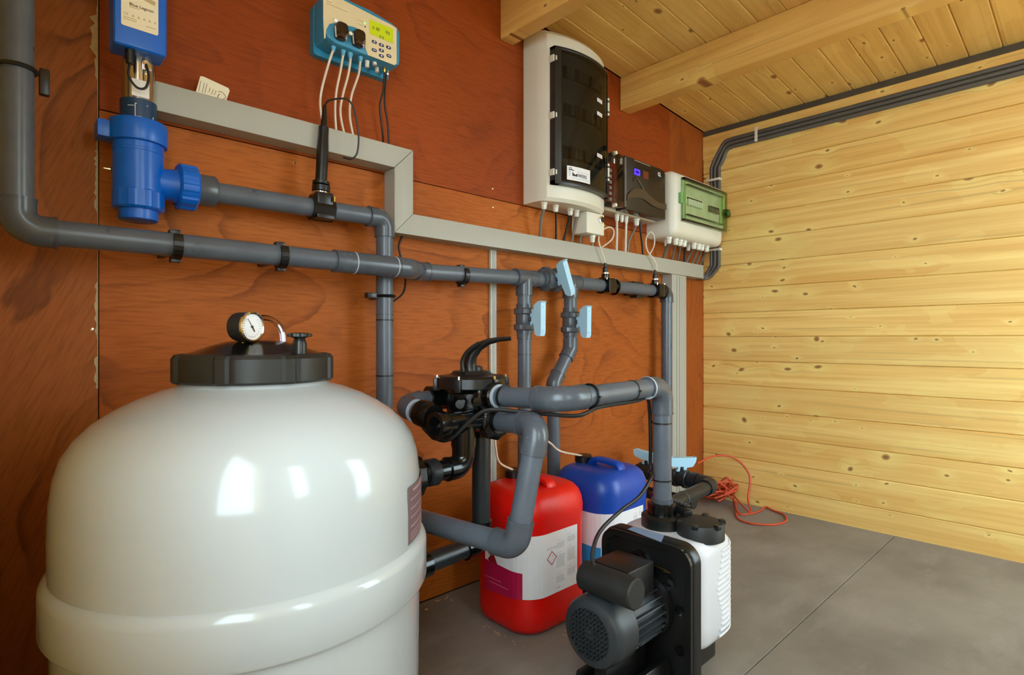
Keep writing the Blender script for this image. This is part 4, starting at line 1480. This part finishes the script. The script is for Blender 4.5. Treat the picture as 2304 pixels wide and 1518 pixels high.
for i, pts in enumerate((((865, 165), (862, 205), (855, 235), (857, 270), (861, 300), (863, 318)), ((869, 168), (866, 205), (866, 240), (872, 275), (876, 322)))):
    y0_ = (-.062, -.045)[i]
    P = [Ay(a, b, y0_ + .004 * k) for k, (a, b) in enumerate(pts[:-1])] + [V((Ay(pts[-1][0], pts[-1][1], -.03).x, -.028, zb - .002))]
    solo('probe_lead', MB().tube(spline(P, 6), .0028, 8), CABK, ('left' if i == 0 else 'right') + ' of the two black leads dropping from the dosing controller', 'cable', 'probe leads')

# ================================================================ PROBE ON THE LAMP LINE
pc = Ay(722, 455, YB)
pc.z = 1.2115
pb_ = thing('probe_holder', (pc.x, YB, 1.17), 'black probe standing in a saddle on the lamp pipe', 'probe')
sd = part('saddle', MB().cyl(pc - XA * .030, pc + XA * .030, .0335, seg=8), BLK, pb_)
part('saddle_top', MB().box(pc + V((0, -.002, .022)), (.046, .056, .036), .005).box(pc + V((0, -.002, -.024)), (.05, .06, .014), .004), BLK, pb_)
ax = (Ad(747, 258, 1.30) - Ad(724, 430, 1.34)).normalized()
ax = (V((.06, .02, 1))).normalized()
b0 = pc + ZA * .030
nut = part('probe_nut', MB().lathe([(.022, 0), (.024, .002), (.024, .016), (.021, .018)], b0 + ZA * .014, ax, 24), BLK, pb_)
part('clamp_band', MB().lathe([(.0235, .000), (.0235, .009)], b0 + ZA * .004, ax, 28), STEEL, pb_)
part('probe_nut', MB().lathe([(.019, 0), (.0225, .002), (.0225, .010), (.017, .012)], b0 + ZA * .033, ax, 24), BLK, pb_)
part('probe_body', MB().lathe([(.0155, .0), (.0155, .10), (.0135, .13), (.0135, .158), (.010, .162)], b0 + ZA * .036, ax, 12), BLK, pb_, 'black probe barrel')
tip = b0 + ZA * .036 + ax * .162
part('strain_relief', MB().lathe([(.0090, 0), (.0075, .022)] + [(.0072 - .0028 * k / 8 + (.0008 if k % 2 else -.0004), .024 + .0045 * k) for k in range(9)], tip - ax * .002, ax, 14), BLK, pb_)
q0 = tip + ax * .062
part('probe_lead', MB().tube(spline([q0 - ax * .004, q0 + V((.008, -.012, .008)), Ay(775, 222, -.11), Ay(792, 235, -.115), Ay(802, 270, -.115), Ay(807, 310, -.112), Ay(803, 345, -.108), Ay(790, 357, -.10), Ay(772, 354, -.085)], 6), .0026, 8), CABK, pb_)
part('vent_screw', MB().cyl(pc + V((.022, -.036, .030)), pc + V((.022, -.036, .016)), .0028, seg=8), BRASS, pb_)

# ================================================================ TALL CABINET
CF = -.142
cx0, cx1, cz0, cz1 = 1.516, 1.884, 1.374, 2.008
cbn = thing('distribution_cabinet', (1.677, 0, cz0), 'tall cream electrical cabinet with smoked door high on the plywood', 'cabinet')


def bowed(x0, x1, z0, z1, yb, yf, bow, r=.018, n=10, ch=.024):
    m = MB()
    cx, cz = (x0 + x1) / 2, (z0 + z1) / 2
    lv = [(yb, 0.0), (yf + ch, 0.0), (yf + ch * .35, ch * .35), (yf, ch)]
    rings = []
    for y, ins in lv:
        rings.append([V((x, y, z)) for x, z in rrect(x1 - x0 - 2 * ins, z1 - z0 - 2 * ins, max(.004, r - ins * .3), 5, cx, cz)])
    return m.rings(rings)


CBOW, CEDGE = .046, -.102
ccx, chw = (cx0 + cx1) / 2, (cx1 - cx0) / 2


def cyf(x):
    """front of the cabinet: bows out towards the middle"""
    return CEDGE - CBOW * (1 - min(1.0, abs(x - ccx) / chw) ** 2.2)


def bow_slab(x0, x1, z0, z1, off0, off1, ch=0.0, n=14):
    """slab following the bowed front between two offsets from it"""
    rings = []
    for z, ins in ((z0, ch), (z0 + ch, 0), (z1 - ch, 0), (z1, ch)) if ch else ((z0, 0), (z1, 0)):
        xs = [x0 + (x1 - x0) * i / n for i in range(n + 1)]
        fr = [V((x, cyf(x) - off1 + ins * .6, z)) for x in xs]
        bk = [V((x, cyf(x) - off0, z)) for x in reversed(xs)]
        rings.append(fr + bk)
    return MB().rings(rings)


# body: side walls splay in to the bowed front
rings = []
n = 16
for z, ins in ((cz0, .012), (cz0 + .012, 0), (cz1 - .016, 0), (cz1, .014)):
    xs = [cx0 + .014 + (chw * 2 - .018) * i / n for i in range(n + 1)]
    rings.append([V((cx0, -.0005, z)), V((cx0, -.066, z)), V((cx0 + .004, -.086, z))] + [V((x, cyf(x) + ins, z)) for x in xs] + [V((cx1 - .003, -.086, z)), V((cx1, -.066, z)), V((cx1, -.0005, z))])
part('body', MB().rings(rings), CREAM, cbn)
ddx0, ddx1, ddz0, ddz1 = 1.541, 1.866, 1.432, 1.940
part('inner_plate', bow_slab(ddx0, ddx1, ddz0, ddz1, -.006, .002), CREAMD, cbn)
BRK = plastic('breaker_grey', (84, 84, 80), .5)
for zr in (1.56, 1.72, 1.86):
    rw = part('breaker_row', bow_slab(ddx0 + .05, ddx1 - .03, zr - .024, zr + .024, 0, .004), CREV, cbn)
    for k in range(10):
        if (k * 7 + int(zr * 100)) % 4:
            x = ddx0 + .065 + .0195 * k
            part('breaker', MB().box((x, cyf(x) - .008, zr), (.0165, .010, .040), .001), BRK, rw)
xs_ = [ddx0 + (ddx1 - ddx0) * i / 14 for i in range(15)]
m = MB()
lo_ = [m.bm.verts.new((x, cyf(x) - .0235, ddz0)) for x in xs_]
hi_ = [m.bm.verts.new((x, cyf(x) - .0235, ddz1)) for x in xs_]
for i in range(14):
    m.bm.faces.new((lo_[i], lo_[i + 1], hi_[i + 1], hi_[i]))
dr = part('smoked_door', m, SMOKE, cbn, 'smoked see-through door')
DRIM = plastic('door_rim', (38, 38, 36), .35)
part('door_frame', bow_slab(ddx0, ddx0 + .024, ddz0, ddz1, -.004, .0255, .002, 3), DRIM, dr)
part('door_frame', bow_slab(ddx1 - .014, ddx1, ddz0, ddz1, -.004, .0255, .002, 3), DRIM, dr)
part('door_frame', bow_slab(ddx0, ddx1, ddz1 - .010, ddz1, -.004, .025, .001), DRIM, dr)
part('door_frame', bow_slab(ddx0, ddx1, ddz0, ddz0 + .014, -.004, .025, .001), DRIM, dr)
for z in (1.895, 1.685, 1.475):
    x = ddx0 - .001
    part('hinge', MB().box((x, cyf(x) - .012, z), (.010, .024, .024), .002), CREAM, cbn)
    part('hinge_pin', MB().cyl((x + .007, cyf(x) - .026, z - .008), (x + .007, cyf(x) - .026, z + .008), .004, seg=10), CREAM, cbn)
for z in (1.80, 1.535):
    x = ddx1 - .008
    lt = part('latch', MB().box((x, cyf(x) - .016, z), (.014, .026, .080), .003), BLK, dr)
    for dz_, h_ in ((0, .036), (.030, .010), (-.030, .010)):
        part('latch_key', MB().box((x - .001, cyf(x) - .030, z + dz_), (.009, .004, h_), .001), CREAM, lt)
for (a, b) in ((1342, 230), (1342, 260), (1342, 353)):
    q = Ay(a, b, -.150)
    x = min(q.x, ddx1 - .038)
    lb = part('name_tag', bow_slab(x - .020, x + .020, q.z - .007, q.z + .007, .0242, .0250, 0, 4), PAPER, dr)
    part('print', bow_slab(x - .011, x + .011, q.z - .002, q.z + .002, .0250, .0254, 0, 3), INK, lb)
# sticker
sx0, sx1, sz0, sz1 = 1.588, 1.704, 1.452, 1.504
st = part('sticker', bow_slab(sx0, sx1, sz0, sz1, .0242, .0252, 0, 8), PAPER, dr, 'white maker sticker')


def on_sticker(x, z):
    return V((x, cyf(x) - .0258, z))


part('mark', bow_slab(sx0 + .009, sx0 + .014, sz0 + .013, sz0 + .034, .0250, .0256, 0, 2), INK, st)
part('mark', MB().tube([on_sticker(sx0 + x, sz0 + z) for x, z in ((.009, .034), (.009, .045), (.018, .045), (.022, .038))], .0013, 4), INKD, st)
part('mark', MB().tube([on_sticker(sx0 + x, sz0 + z) for x, z in ((.009, .038), (.018, .038), (.030, .036))], .0015, 4), INKD, st)
part('mark', MB().poly3([on_sticker(sx0 + .023 + x, sz0 + .016 + z) + YA * .0006 for x, z in ((0, 0), (.024, 0), (.024, .012), (.013, .006), (0, .014))], .0006), INKD, st)
uu = (on_sticker(sx0 + .105, 0) - on_sticker(sx0 + .048, 0)).normalized()
text('lettering', 'WERS', .0185, on_sticker(sx0 + .048, sz0 + .015) + NY * .0008, uu, ZA, INKD, st)
part('print', bow_slab(sx0 + .018, sx1 - .008, sz0 + .007, sz0 + .010, .0250, .0256, 0, 5), INK, st)
part('print', bow_slab(sx0 + .045, sx1 - .010, sz0 + .034, sz0 + .036, .0250, .0256, 0, 5), INK, st)


def gland(t, q, r=.009, h=.022):
    part('gland', MB().lathe([(r * 1.15, .002), (r * 1.15, -h * .3), (r * .95, -h * .34), (r * .95, -h * .75), (r * .7, -h)], q, ZA, 8), GLND, t)


def cable(name, q0, pts, yend, r, mat, label, group, zend=None):
    P = [V(q0)]
    n = len(pts)
    for k, (a, b) in enumerate(pts):
        P.append(Ay(a, b, q0[1] + (yend - q0[1]) * (k + 1) / n))
    if zend is not None:
        P[-1] = V((P[-1].x, yend, zend))
    solo(name, MB().tube(spline(P, 6), r, 8), mat, label, 'cable', group)


ZTOP = ze - .0005
G1 = 'cables dropping from the tall cabinet'
for i, (a, b, pts, r, mt, lab) in enumerate((
        (1224, 466, [(1217, 500), (1215, 533)], .0058, CABG, 'first grey cable from the left under the tall cabinet'),
        (1250, 471, [(1251, 505), (1251, 538)], .0036, CABK, 'straight black cable under the tall cabinet'),
        (1283, 477, [(1276, 510), (1267, 541)], .0048, CABK, 'slanting black cable under the tall cabinet'),
        (1297, 480, [(1292, 512), (1286, 545)], .0050, CABG, 'fourth cable from the left under the tall cabinet'),
        (1317, 484, [(1310, 515), (1304, 548)], .0052, CABG, 'slanting grey cable beside the push-button box'))):
    q = Ay(a, b, -.075)
    q.z = cz0
    gland(cbn, q, .011, .026)
    cable('control_cable', q - ZA * .022, pts, -.035, r, mt, lab, G1, ZTOP)
# push-button box below
bx0, bx1 = 1.772, 1.886
bb = thing('button_box', (1.797, 0, 1.285), 'small cream push-button box under the tall cabinet', 'switch')
part('case', MB().box(((bx0 + bx1) / 2, -.062, 1.330), (bx1 - bx0, .080, .086), .004), CREAM, bb)
q = Ay(1352, 495, -.102)
part('button_bezel', MB().lathe([(.015, 0), (.015, .006), (.011, .008)], q, NY, 20), CHROME, bb)
part('button', MB().lathe([(.010, 0), (.010, .012), (.001, .014)], q, NY, 20), BLK, bb)
q2 = V((bx1, -.085, 1.335))
part('side_knob', MB().lathe([(.012, 0), (.012, .012), (.001, .016)], q2, XA, 20), CHROME, bb)
q = Ay(1333, 520, -.075)
q.z = 1.285
gland(bb, q, .011, .028)
cable('control_cable', q - ZA * .024, [(1333, 548), (1333, 556)], -.035, .0042, CABW, 'white cable under the push-button box', G1, ZTOP)

# ================================================================ BLACK CONTROLLER
KF = -.128
kx0, kx1, kz0, kz1 = 1.908, 2.312, 1.405, 1.646
kc = thing('salt_controller', (2.1, 0, kz0), 'dark fronted controller with small blue display between the cabinet and the green box', 'controller')
part('case', MB().box(((kx0 + kx1) / 2, -.040, (kz0 + kz1) / 2), (kx1 - kx0, .079, kz1 - kz0), .008, seg=3), plastic('case_grey', (188, 178, 156), .45, var=.03), kc)
KCOV = plastic('cover_dark', (34, 28, 22), .25, var=.1)
part('circuit_board', MB().box(((kx0 + .05), -.083, (kz0 + kz1) / 2), (.085, .004, .17)), REDP, kc)
m = MB()
for k in range(6):
    m.box((kx0 + .030, -.090, kz0 + .045 + .024 * k), (.016, .012, .014), .001)
part('terminal', m, CABW, kc)
part('relay', MB().box((kx0 + .055, -.094, kz0 + .115), (.022, .018, .12), .002), REDP, kc)
# side window (clear) and the dark moulded cover
part('side_window', MB().box((kx0 + .045, -.104, (kz0 + kz1) / 2), (.082, .046, kz1 - kz0 - .020), .003), CLEARD, kc, 'clear side window')
cov = part('cover', MB().prism([(kx0 + .088, kz0 + .006), (kx1 - .004, kz0 + .006), (kx1 - .004, kz1 - .028), (kx1 - .016, kz1 - .012), (kx1 - .05, kz1 - .008), (kx0 + .088, kz1 - .008)], (0, -.078, 0), XA, ZA, NY, .054, .006), KCOV, kc, 'dark moulded cover')
part('cover_edge', MB().box((kx0 + .086, -.130, (kz0 + kz1) / 2), (.004, .006, kz1 - kz0 - .03)), plastic('edge_grey', (130, 122, 108), .4), cov)
kd_ = KF - .0045
q = Ay(1433.5, 387.5, kd_)
part('display', MB().prism(rrect(.042, .026, .003, 3), q, XA, ZA, NY, .0012), LCDB, cov, 'small lit blue display')
part('display_field', MB().prism(rrect(.026, .012, .001, 2), q, XA, ZA, NY, .0018), plastic('display_dark', (40, 10, 200), .4), cov)
q = Ay(1453, 394, kd_)
part('keypad', MB().prism(rrect(.042, .034, .004, 3), q, XA, ZA, NY, .001), plastic('keypad_rust', (116, 52, 26), .4), cov)
q = Ay(1446, 366, kd_)
part('print', MB().poly3([Ay(1427, 359, kd_), Ay(1463, 373, kd_), Ay(1463, 374.6, kd_), Ay(1427, 360.6, kd_)], .0005), plastic('print_grey', (150, 142, 128), .5), cov)
q = Ay(1483, 392, kd_)
part('badge', MB().torus(q, NY, .0075, .0022, 18, 6).cyl(q + V((.006, -.001, -.006)), q + V((.013, -.001, -.010)), .0016, seg=6), PAPER, cov)
# raised wave moulding
wv = plastic('wave_brown', (72, 58, 40), .4)
W1 = [(1409, 440), (1420, 428), (1432, 424), (1446, 428), (1462, 442), (1480, 456), (1497, 459)]
W0 = [(1409, 452), (1420, 446), (1432, 445), (1446, 448), (1462, 460), (1480, 469), (1497, 472)]
U = [Ay(a, b, kd_) for a, b in W1]
Lw = [Ay(a, b, kd_) for a, b in W0]
m = MB()
U, Lw = spline(U, 4), spline(Lw, 4)
for k in range(len(U) - 1):
    m.rings([[U[k], U[k + 1], Lw[k + 1], Lw[k]], [x + NY * .006 for x in (U[k], U[k + 1], Lw[k + 1], Lw[k])]])
part('wave_moulding', m, wv, cov)
W2 = [(1424, 405), (1432, 402), (1438, 410), (1446, 424), (1452, 434)]
part('wave_moulding', MB().tube(spline([Ay(a, b, kd_) for a, b in W2], 5), .0045, 8), wv, cov)
for x, z in ((kx0 + .018, kz0 + .012), (kx0 + .02, kz1 - .012)):
    part('cover_screw', MB().cyl((x, -.118, z), (x, -.134, z), .009, .007, 16), PAPERC, kc)
G2 = 'cables dropping from the dark controller'
for (a, b, r, lab, pts, cr_, mt) in (
        (1388, 480, .010, 'leftmost white cable under the dark controller', [(1388, 530), (1387, 562)], .0052, CABW),
        (1399, 482, .009, None, None, 0, None),
        (1409, 484, .009, 'second white cable under the dark controller', [(1408, 530), (1407, 566)], .0052, CABW),
        (1432, 487, .013, 'bent grey cable under the dark controller', [(1426, 520), (1416, 540), (1412, 566)], .0044, CABG)):
    q = Ay(a, b, -.06)
    q.z = kz0 + .004
    gland(kc, q, r, .034)
    if lab:
        cable('control_cable', q - ZA * .03, pts, -.032, cr_, mt, lab, G2, ZTOP + .002)
q = Ay(1440, 488, -.05)
q.z = kz0 + .004
cable('control_cable', q, [(1442, 525), (1445, 550), (1447, 571)], -.032, .0046, CABK, 'black cable under the dark controller', G2, ZTOP + .002)

# ================================================================ GREEN-DOORED BOX
EF = -.150
ex0, ex1, ez0, ez1 = 2.352, 2.850, 1.343, 1.652
gb = thing('breaker_box', (2.6, 0, ez0), 'cream breaker box with see-through green door by the corner', 'breaker box')
part('body', bowed(ex0, ex1, ez0, ez1, -.0005, EF, 0, .03, ch=.03), CREAM, gb)
gx0, gx1, gz0, gz1 = ex0 + .055, ex1 - .012, ez0 + .072, ez1 - .030
ip = part('inner_plate', MB().box(((gx0 + gx1) / 2, EF - .001, (gz0 + gz1) / 2), (gx1 - gx0, .003, gz1 - gz0)), plastic('plate_pale', (214, 214, 196), .5), gb)
zr = (gz0 + gz1) / 2 - .004
part('breaker_slot', MB().box((gx0 + .125, EF - .004, zr + .010), (.165, .004, .040), .001), plastic('slot_pale', (232, 232, 220), .5), ip)
for k in range(8):
    part('breaker', MB().box((gx0 + .060 + .0175 * k, EF - .009, zr), (.015, .010, .030), .001), PAPER, ip)
part('breaker_gap', MB().box((gx0 + .122, EF - .007, zr + .019), (.145, .004, .008)), CREV, ip)
for k in range(6):
    part('breaker', MB().box((gx0 + .27 + .0175 * k, EF - .009, zr), (.015, .010, .030), .001), plastic('breaker_dark', (112, 110, 96), .5), ip)
part('breaker_gap', MB().box((gx0 + .312, EF - .012, zr + .010), (.095, .004, .007)), CREV, ip)
m = MB()
m.bm.faces.new([m.bm.verts.new((x, EF - .020, z)) for x, z in ((gx0, gz0), (gx1, gz0), (gx1, gz1), (gx0, gz1))])
gd = part('green_door', m, GREEN, gb, 'see-through green door')
m = MB()
for (x, z, w, h) in (((gx0 + gx1) / 2, gz1 - .006, gx1 - gx0, .010), ((gx0 + gx1) / 2, gz0 + .006, gx1 - gx0, .010), (gx0 + .006, (gz0 + gz1) / 2, .010, gz1 - gz0 - .02), (gx1 - .006, (gz0 + gz1) / 2, .010, gz1 - gz0 - .02), ((gx0 + gx1) / 2, gz1 - .030, gx1 - gx0 - .06, .004), ((gx0 + gx1) / 2, gz0 + .035, gx1 - gx0 - .06, .004), (gx1 - .05, (gz0 + gz1) / 2, .006, gz1 - gz0 - .06)):
    m.box((x, EF - .014, z), (w, .018, h), .002)
part('door_frame', m, clear('green_rim', (222, 240, 208), .08, .08), gd)
part('hinge', MB().box((gx0 - .006, EF - .006, zr + .008), (.022, .016, .050), .002), plastic('hinge_green', (130, 180, 110), .4), gd)
part('latch', MB().cyl((gx1 + .006, EF - .004, zr), (gx1 + .006, EF - .028, zr), .026, .020, 24), clear('latch_green', (150, 225, 170), .1, .08), gd, 'round green latch')
part('latch_core', MB().cyl((gx1 + .006, EF - .004, zr), (gx1 + .006, EF - .022, zr), .010, seg=14), plastic('latch_deep', (20, 130, 80), .4), gd)
G3 = 'cables dropping from the green-doored box'
gl = [(1505, 522), (1520, 526), (1530, 528), (1539, 530), (1561, 535), (1571, 537), (1579, 539), (1590, 541)]
ends = [(1492, 577), (1511, 580), (1524, 582), None, (1543, 586), (1556, 588), (1565, 590), (1574, 592)]
nm = ['first', 'second', 'third', '', 'fourth', 'fifth', 'sixth', 'last']
for i, ((a, b), e) in enumerate(zip(gl, ends)):
    q = Ay(a, b, -.10)
    q.z = ez0
    gland(gb, q, .013, .030)
    if e:
        cable('control_cable', q - ZA * .026, [((a + e[0]) / 2 + 2, (b + 18 + e[1]) / 2), e], -.035, .0055 if i else .008, CABG, nm[i] + ' grey cable from the left under the green-doored box', G3, ze + .003)
q = Ay(1499, 528, -.05)
q.z = ez0
gland(gb, q, .010, .03)
q = Ay(1548, 533, -.05)
q.z = ez0
gland(gb, q, .012, .03)
cable('control_cable', q - ZA * .026, [(1542, 560), (1540, 588)], -.03, .006, CABK, 'black cable under the middle of the green-doored box', G3, ze + .003)

# ================================================================ CONDUITS ON THE PINE WALL
CXW = XR - .014
names = ['upper', 'middle', 'lower']
for k in range(3):
    zz = 1.917 - .0205 * k
    yy = -.055 - .0210 * k
    r = .0098
    P = [V((CXW, YF + .02, zz)), V((CXW, -.165 - .004 * k, zz)), V((CXW, -.125 - .008 * k, zz - .012)), V((CXW, yy - .018, 1.825 - .008 * k)), V((CXW, yy, 1.785)), V((CXW, yy, 1.645))]
    pts = [P[0]] + spline(P[1:5], 5) + [P[5]]
    solo('conduit', MB().tube(pts, r, 12), COND, names[k] + ' grey conduit along the top of the pine wall', 'conduit', 'grey conduits on the pine wall')
    P = [V((CXW, yy, 1.36)), V((CXW, yy, 1.262 - .006 * k)), V((CXW, yy + .022 + .012 * k, 1.222 - .010 * k)), V((CXW - .02, -.026, 1.205 - .008 * k)), V((2.80, -.026 - .001 * k, 1.205 - .008 * k))]
    solo('conduit', MB().tube(P[:1] + spline(P[1:], 4), r * .92, 12), COND, ['innermost', 'middle', 'outermost'][k] + ' short grey conduit bending from the green-doored box into the trunking', 'conduit', 'grey conduits below the green-doored box')
for (a, b, vert, lab) in ((1703, 303, True, 'pale clip across the conduits near the bend'), (1606, 405, False, 'pale clip across the conduits above the green-doored box'), (1607, 562, False, 'pale clip across the conduits below the green-doored box')):
    q = Ax(a, b, CXW)
    s = (.016, .014, .072) if vert else (.016, .076, .012)
    t = thing('conduit_clip', (CXW, q.y, q.z - .03), lab, 'conduit clip', 'conduit clips')
    m = MB().box((CXW - .011, q.y, q.z), (.004, s[1], s[2]), .001)
    part('bar', m, GLND, t)
    m = MB()
    for sg in (-1, 1):
        if vert:
            m.box((CXW + .002, q.y, q.z + sg * .034), (.024, s[1], .004))
        else:
            m.box((CXW + .002, q.y + sg * .036, q.z), (.024, .004, s[2]))
    part('leg', m, GLND, t)

# ================================================================ FLOW SENSORS ON THE RETURN PIPE


def sensor(px, label, loop, dz):
    x = Ay(px, 645, YB).x
    z = 1.081 + (x - 1.447) * .0052
    t = thing('flow_sensor', (x, YB, z - .04), label, 'sensor', 'sensors on the return pipe')
    c = V((x, YB, z))
    part('saddle', MB().cyl(c - XA * .030, c + XA * .030, .034, seg=20).box(c + V((.0, -.006, .0)), (.05, .07, .060), .006), BLKG, t)
    part('saddle_rim', MB().cyl(c + XA * .055, c + XA * .062, .036, seg=24).cyl(c + XA * .03, c + XA * .058, .030, seg=24), BLKG, t)
    nk = part('neck', MB().lathe([(.017, .028), (.017, .046), (.014, .050)], c, ZA, 20), BLKG, t)
    part('ring', MB().lathe([(.0175, .050), (.0175, .056)], c, ZA, 20), CHROME, t)
    part('plug', MB().lathe([(.012, .055), (.011, .075), (.0065, .080), (.0055, .098)], c, ZA, 16), BLK, t)
    for s in (-1, 1):
        q = c + V((.030 * s, -.030, .030))
        part('bolt', MB().cyl(q - ZA * .006, q, .0024, seg=8).cyl(q, q + ZA * .004, .0045, seg=6), CHROME, t)
    P = [c + ZA * .094]
    n = len(loop)
    for k, (a, b) in enumerate(loop):
        P.append(Ay(a, b, YB - .006 + (.045 * (k / n) ** 4)))
    P[-1] = V((P[-1].x, -.035, ze + .0))
    part('lead', MB().tube(spline(P, 6), .0030, 8), CABW, t)


sensor(1362, 'black sensor on the return pipe with a looped white lead, beside the slanted valve', [(1359, 580), (1350, 553), (1347, 535), (1356, 518), (1371, 511), (1381, 519), (1376, 539), (1357, 556)], 0)
sensor(1474, 'black sensor on the return pipe with a looped white lead, beside the corner elbow', [(1478, 601), (1471, 583), (1458, 566), (1453, 546), (1457, 528), (1465, 522), (1472, 533), (1471, 554), (1465, 573)], 0)
p = V((Ay(1440, 652, YB).x, YB, 1.085))
t = thing('pipe_clip', (p.x, 0, 1.05), 'black clip on the return pipe between the two sensors', 'pipe clip', 'black pipe clips on the wall')
part('foot', MB().box((p.x, -.024, p.z), (.05, .046, .05), .003).box((p.x, -.05, p.z + .030), (.075, .04, .010), .003).box((p.x, -.06, p.z - .034), (.06, .04, .012), .003), BLK, t)

# ================================================================ LOOSE TUBES AND LEADS
P = [Ay(905, 530, -.02), Ay(897, 555, -.025), Ay(905, 590, -.03), Ay(912, 630, -.03), Ay(906, 660, -.04), V((.895, -.06, .965))]
solo('wall_lead', MB().tube(spline(P, 6), .003, 8), CABK, 'thin black lead looping behind the pipe crossing', 'cable')
capr, capb = V((1.26, -.217, .44)), V((1.611, -.217, .437))
P = [V((1.255, -.20, .70)), Ad(1112, 965, 1.78), Ad(1115, 1005, 1.77), Ad(1124, 1040, 1.765), capr - ZA * .006]
P[0] = Ad(1113, 930, 1.79)
solo('dosing_tube', MB().tube(spline(P, 6), .0034, 8), TUBEC, 'pale dosing tube hanging into the red canister cap', 'tube', 'dosing tubes')
P = [Ad(1215, 980, 1.95), Ad(1240, 998, 1.95), Ad(1262, 1015, 1.95), capb - ZA * .006]
solo('dosing_tube', MB().tube(spline(P, 6), .0034, 8), TUBEC, 'pale dosing tube leading into the blue canister cap', 'tube', 'dosing tubes')

# orange cord heaped in the corner
rc = random.Random(12)


def fz(a, b, z):
    return Az(a, b, z)


P = [V((2.62, -.12, .235)), V((2.76, -.14, .255)), V((2.86, -.20, .24)), V((2.88, -.27, .16)), V((2.84, -.28, .05)), V((2.72, -.34, .02))]
heap = Az(1626, 1128, .0)
heap.y = max(heap.y, -.52)
for k in range(34):
    a = k * 2.05 + rc.uniform(-.5, .5)
    rr_ = rc.uniform(.03, .11)
    P.append(V((min(2.88, heap.x + rr_ * math.cos(a) * 1.3), heap.y + rr_ * math.sin(a) * .9, max(.006, .012 + rc.uniform(0, .19) * (1 - rr_ * 6)))))
P += [Az(1655, 1140, .008), Az(1660, 1165, .006), Az(1690, 1177, .006), Az(1740, 1180, .006), Az(1768, 1172, .006), Az(1765, 1158, .006), Az(1740, 1148, .006), Az(1722, 1140, .008), Az(1712, 1148, .008), Az(1690, 1155, .008), Az(1662, 1154, .01), Az(1650, 1120, .03)]
solo('orange_cord', MB().tube(spline(P, 7), .0046, 8), CORD, 'tangled orange cord lying on the floor in the corner', 'cord')

# crumbs along the wall foot
m = MB()
for k in range(60):
    x = rc.uniform(.75, 1.15)
    y = -rc.uniform(.004, .05) if k % 2 else -rc.uniform(.0, .03)
    s = rc.uniform(.002, .006)
    m.box((x, y - .004, s * .35), (s * rc.uniform(.8, 2), s, s * .7), 0, Matrix.Rotation(rc.uniform(0, 3), 3, 'Z'))
for k in range(30):
    x, y = 1.10 + rc.uniform(0, .26), -.44 - rc.uniform(0, .02)
    if k % 2:
        x, y = 1.095 + rc.uniform(0, .012), -rc.uniform(.25, .42)
    s = rc.uniform(.0015, .004)
    m.box((x, y, s * .3), (s * 1.4, s, s * .6), 0, Matrix.Rotation(rc.uniform(0, 3), 3, 'Z'))
o = part('wood_crumbs', m, CHIP)
tag(o, 'scattered pale wood crumbs along the wall foot and round the red canister', 'debris', None, 'stuff')

# screws in the plywood
for i, (a, b, lab) in enumerate(((1109, 424, 'small screw head in the plywood left of the tall cabinet'), (1110, 466, 'small screw head just above the lower trunking'), (662, 366, 'small screw head in the plywood left of the probe'), (208, 741, 'small screw head by the left panel seam'))):
    q = Ay(a, b, 0)
    solo('screw', MB().lathe([(.0035, 0), (.0035, .0012), (.001, .0015)], q + YA * .001, NY, 10), CHROME, lab, 'screw', 'screws in the plywood')
bpy.context.view_layer.update()
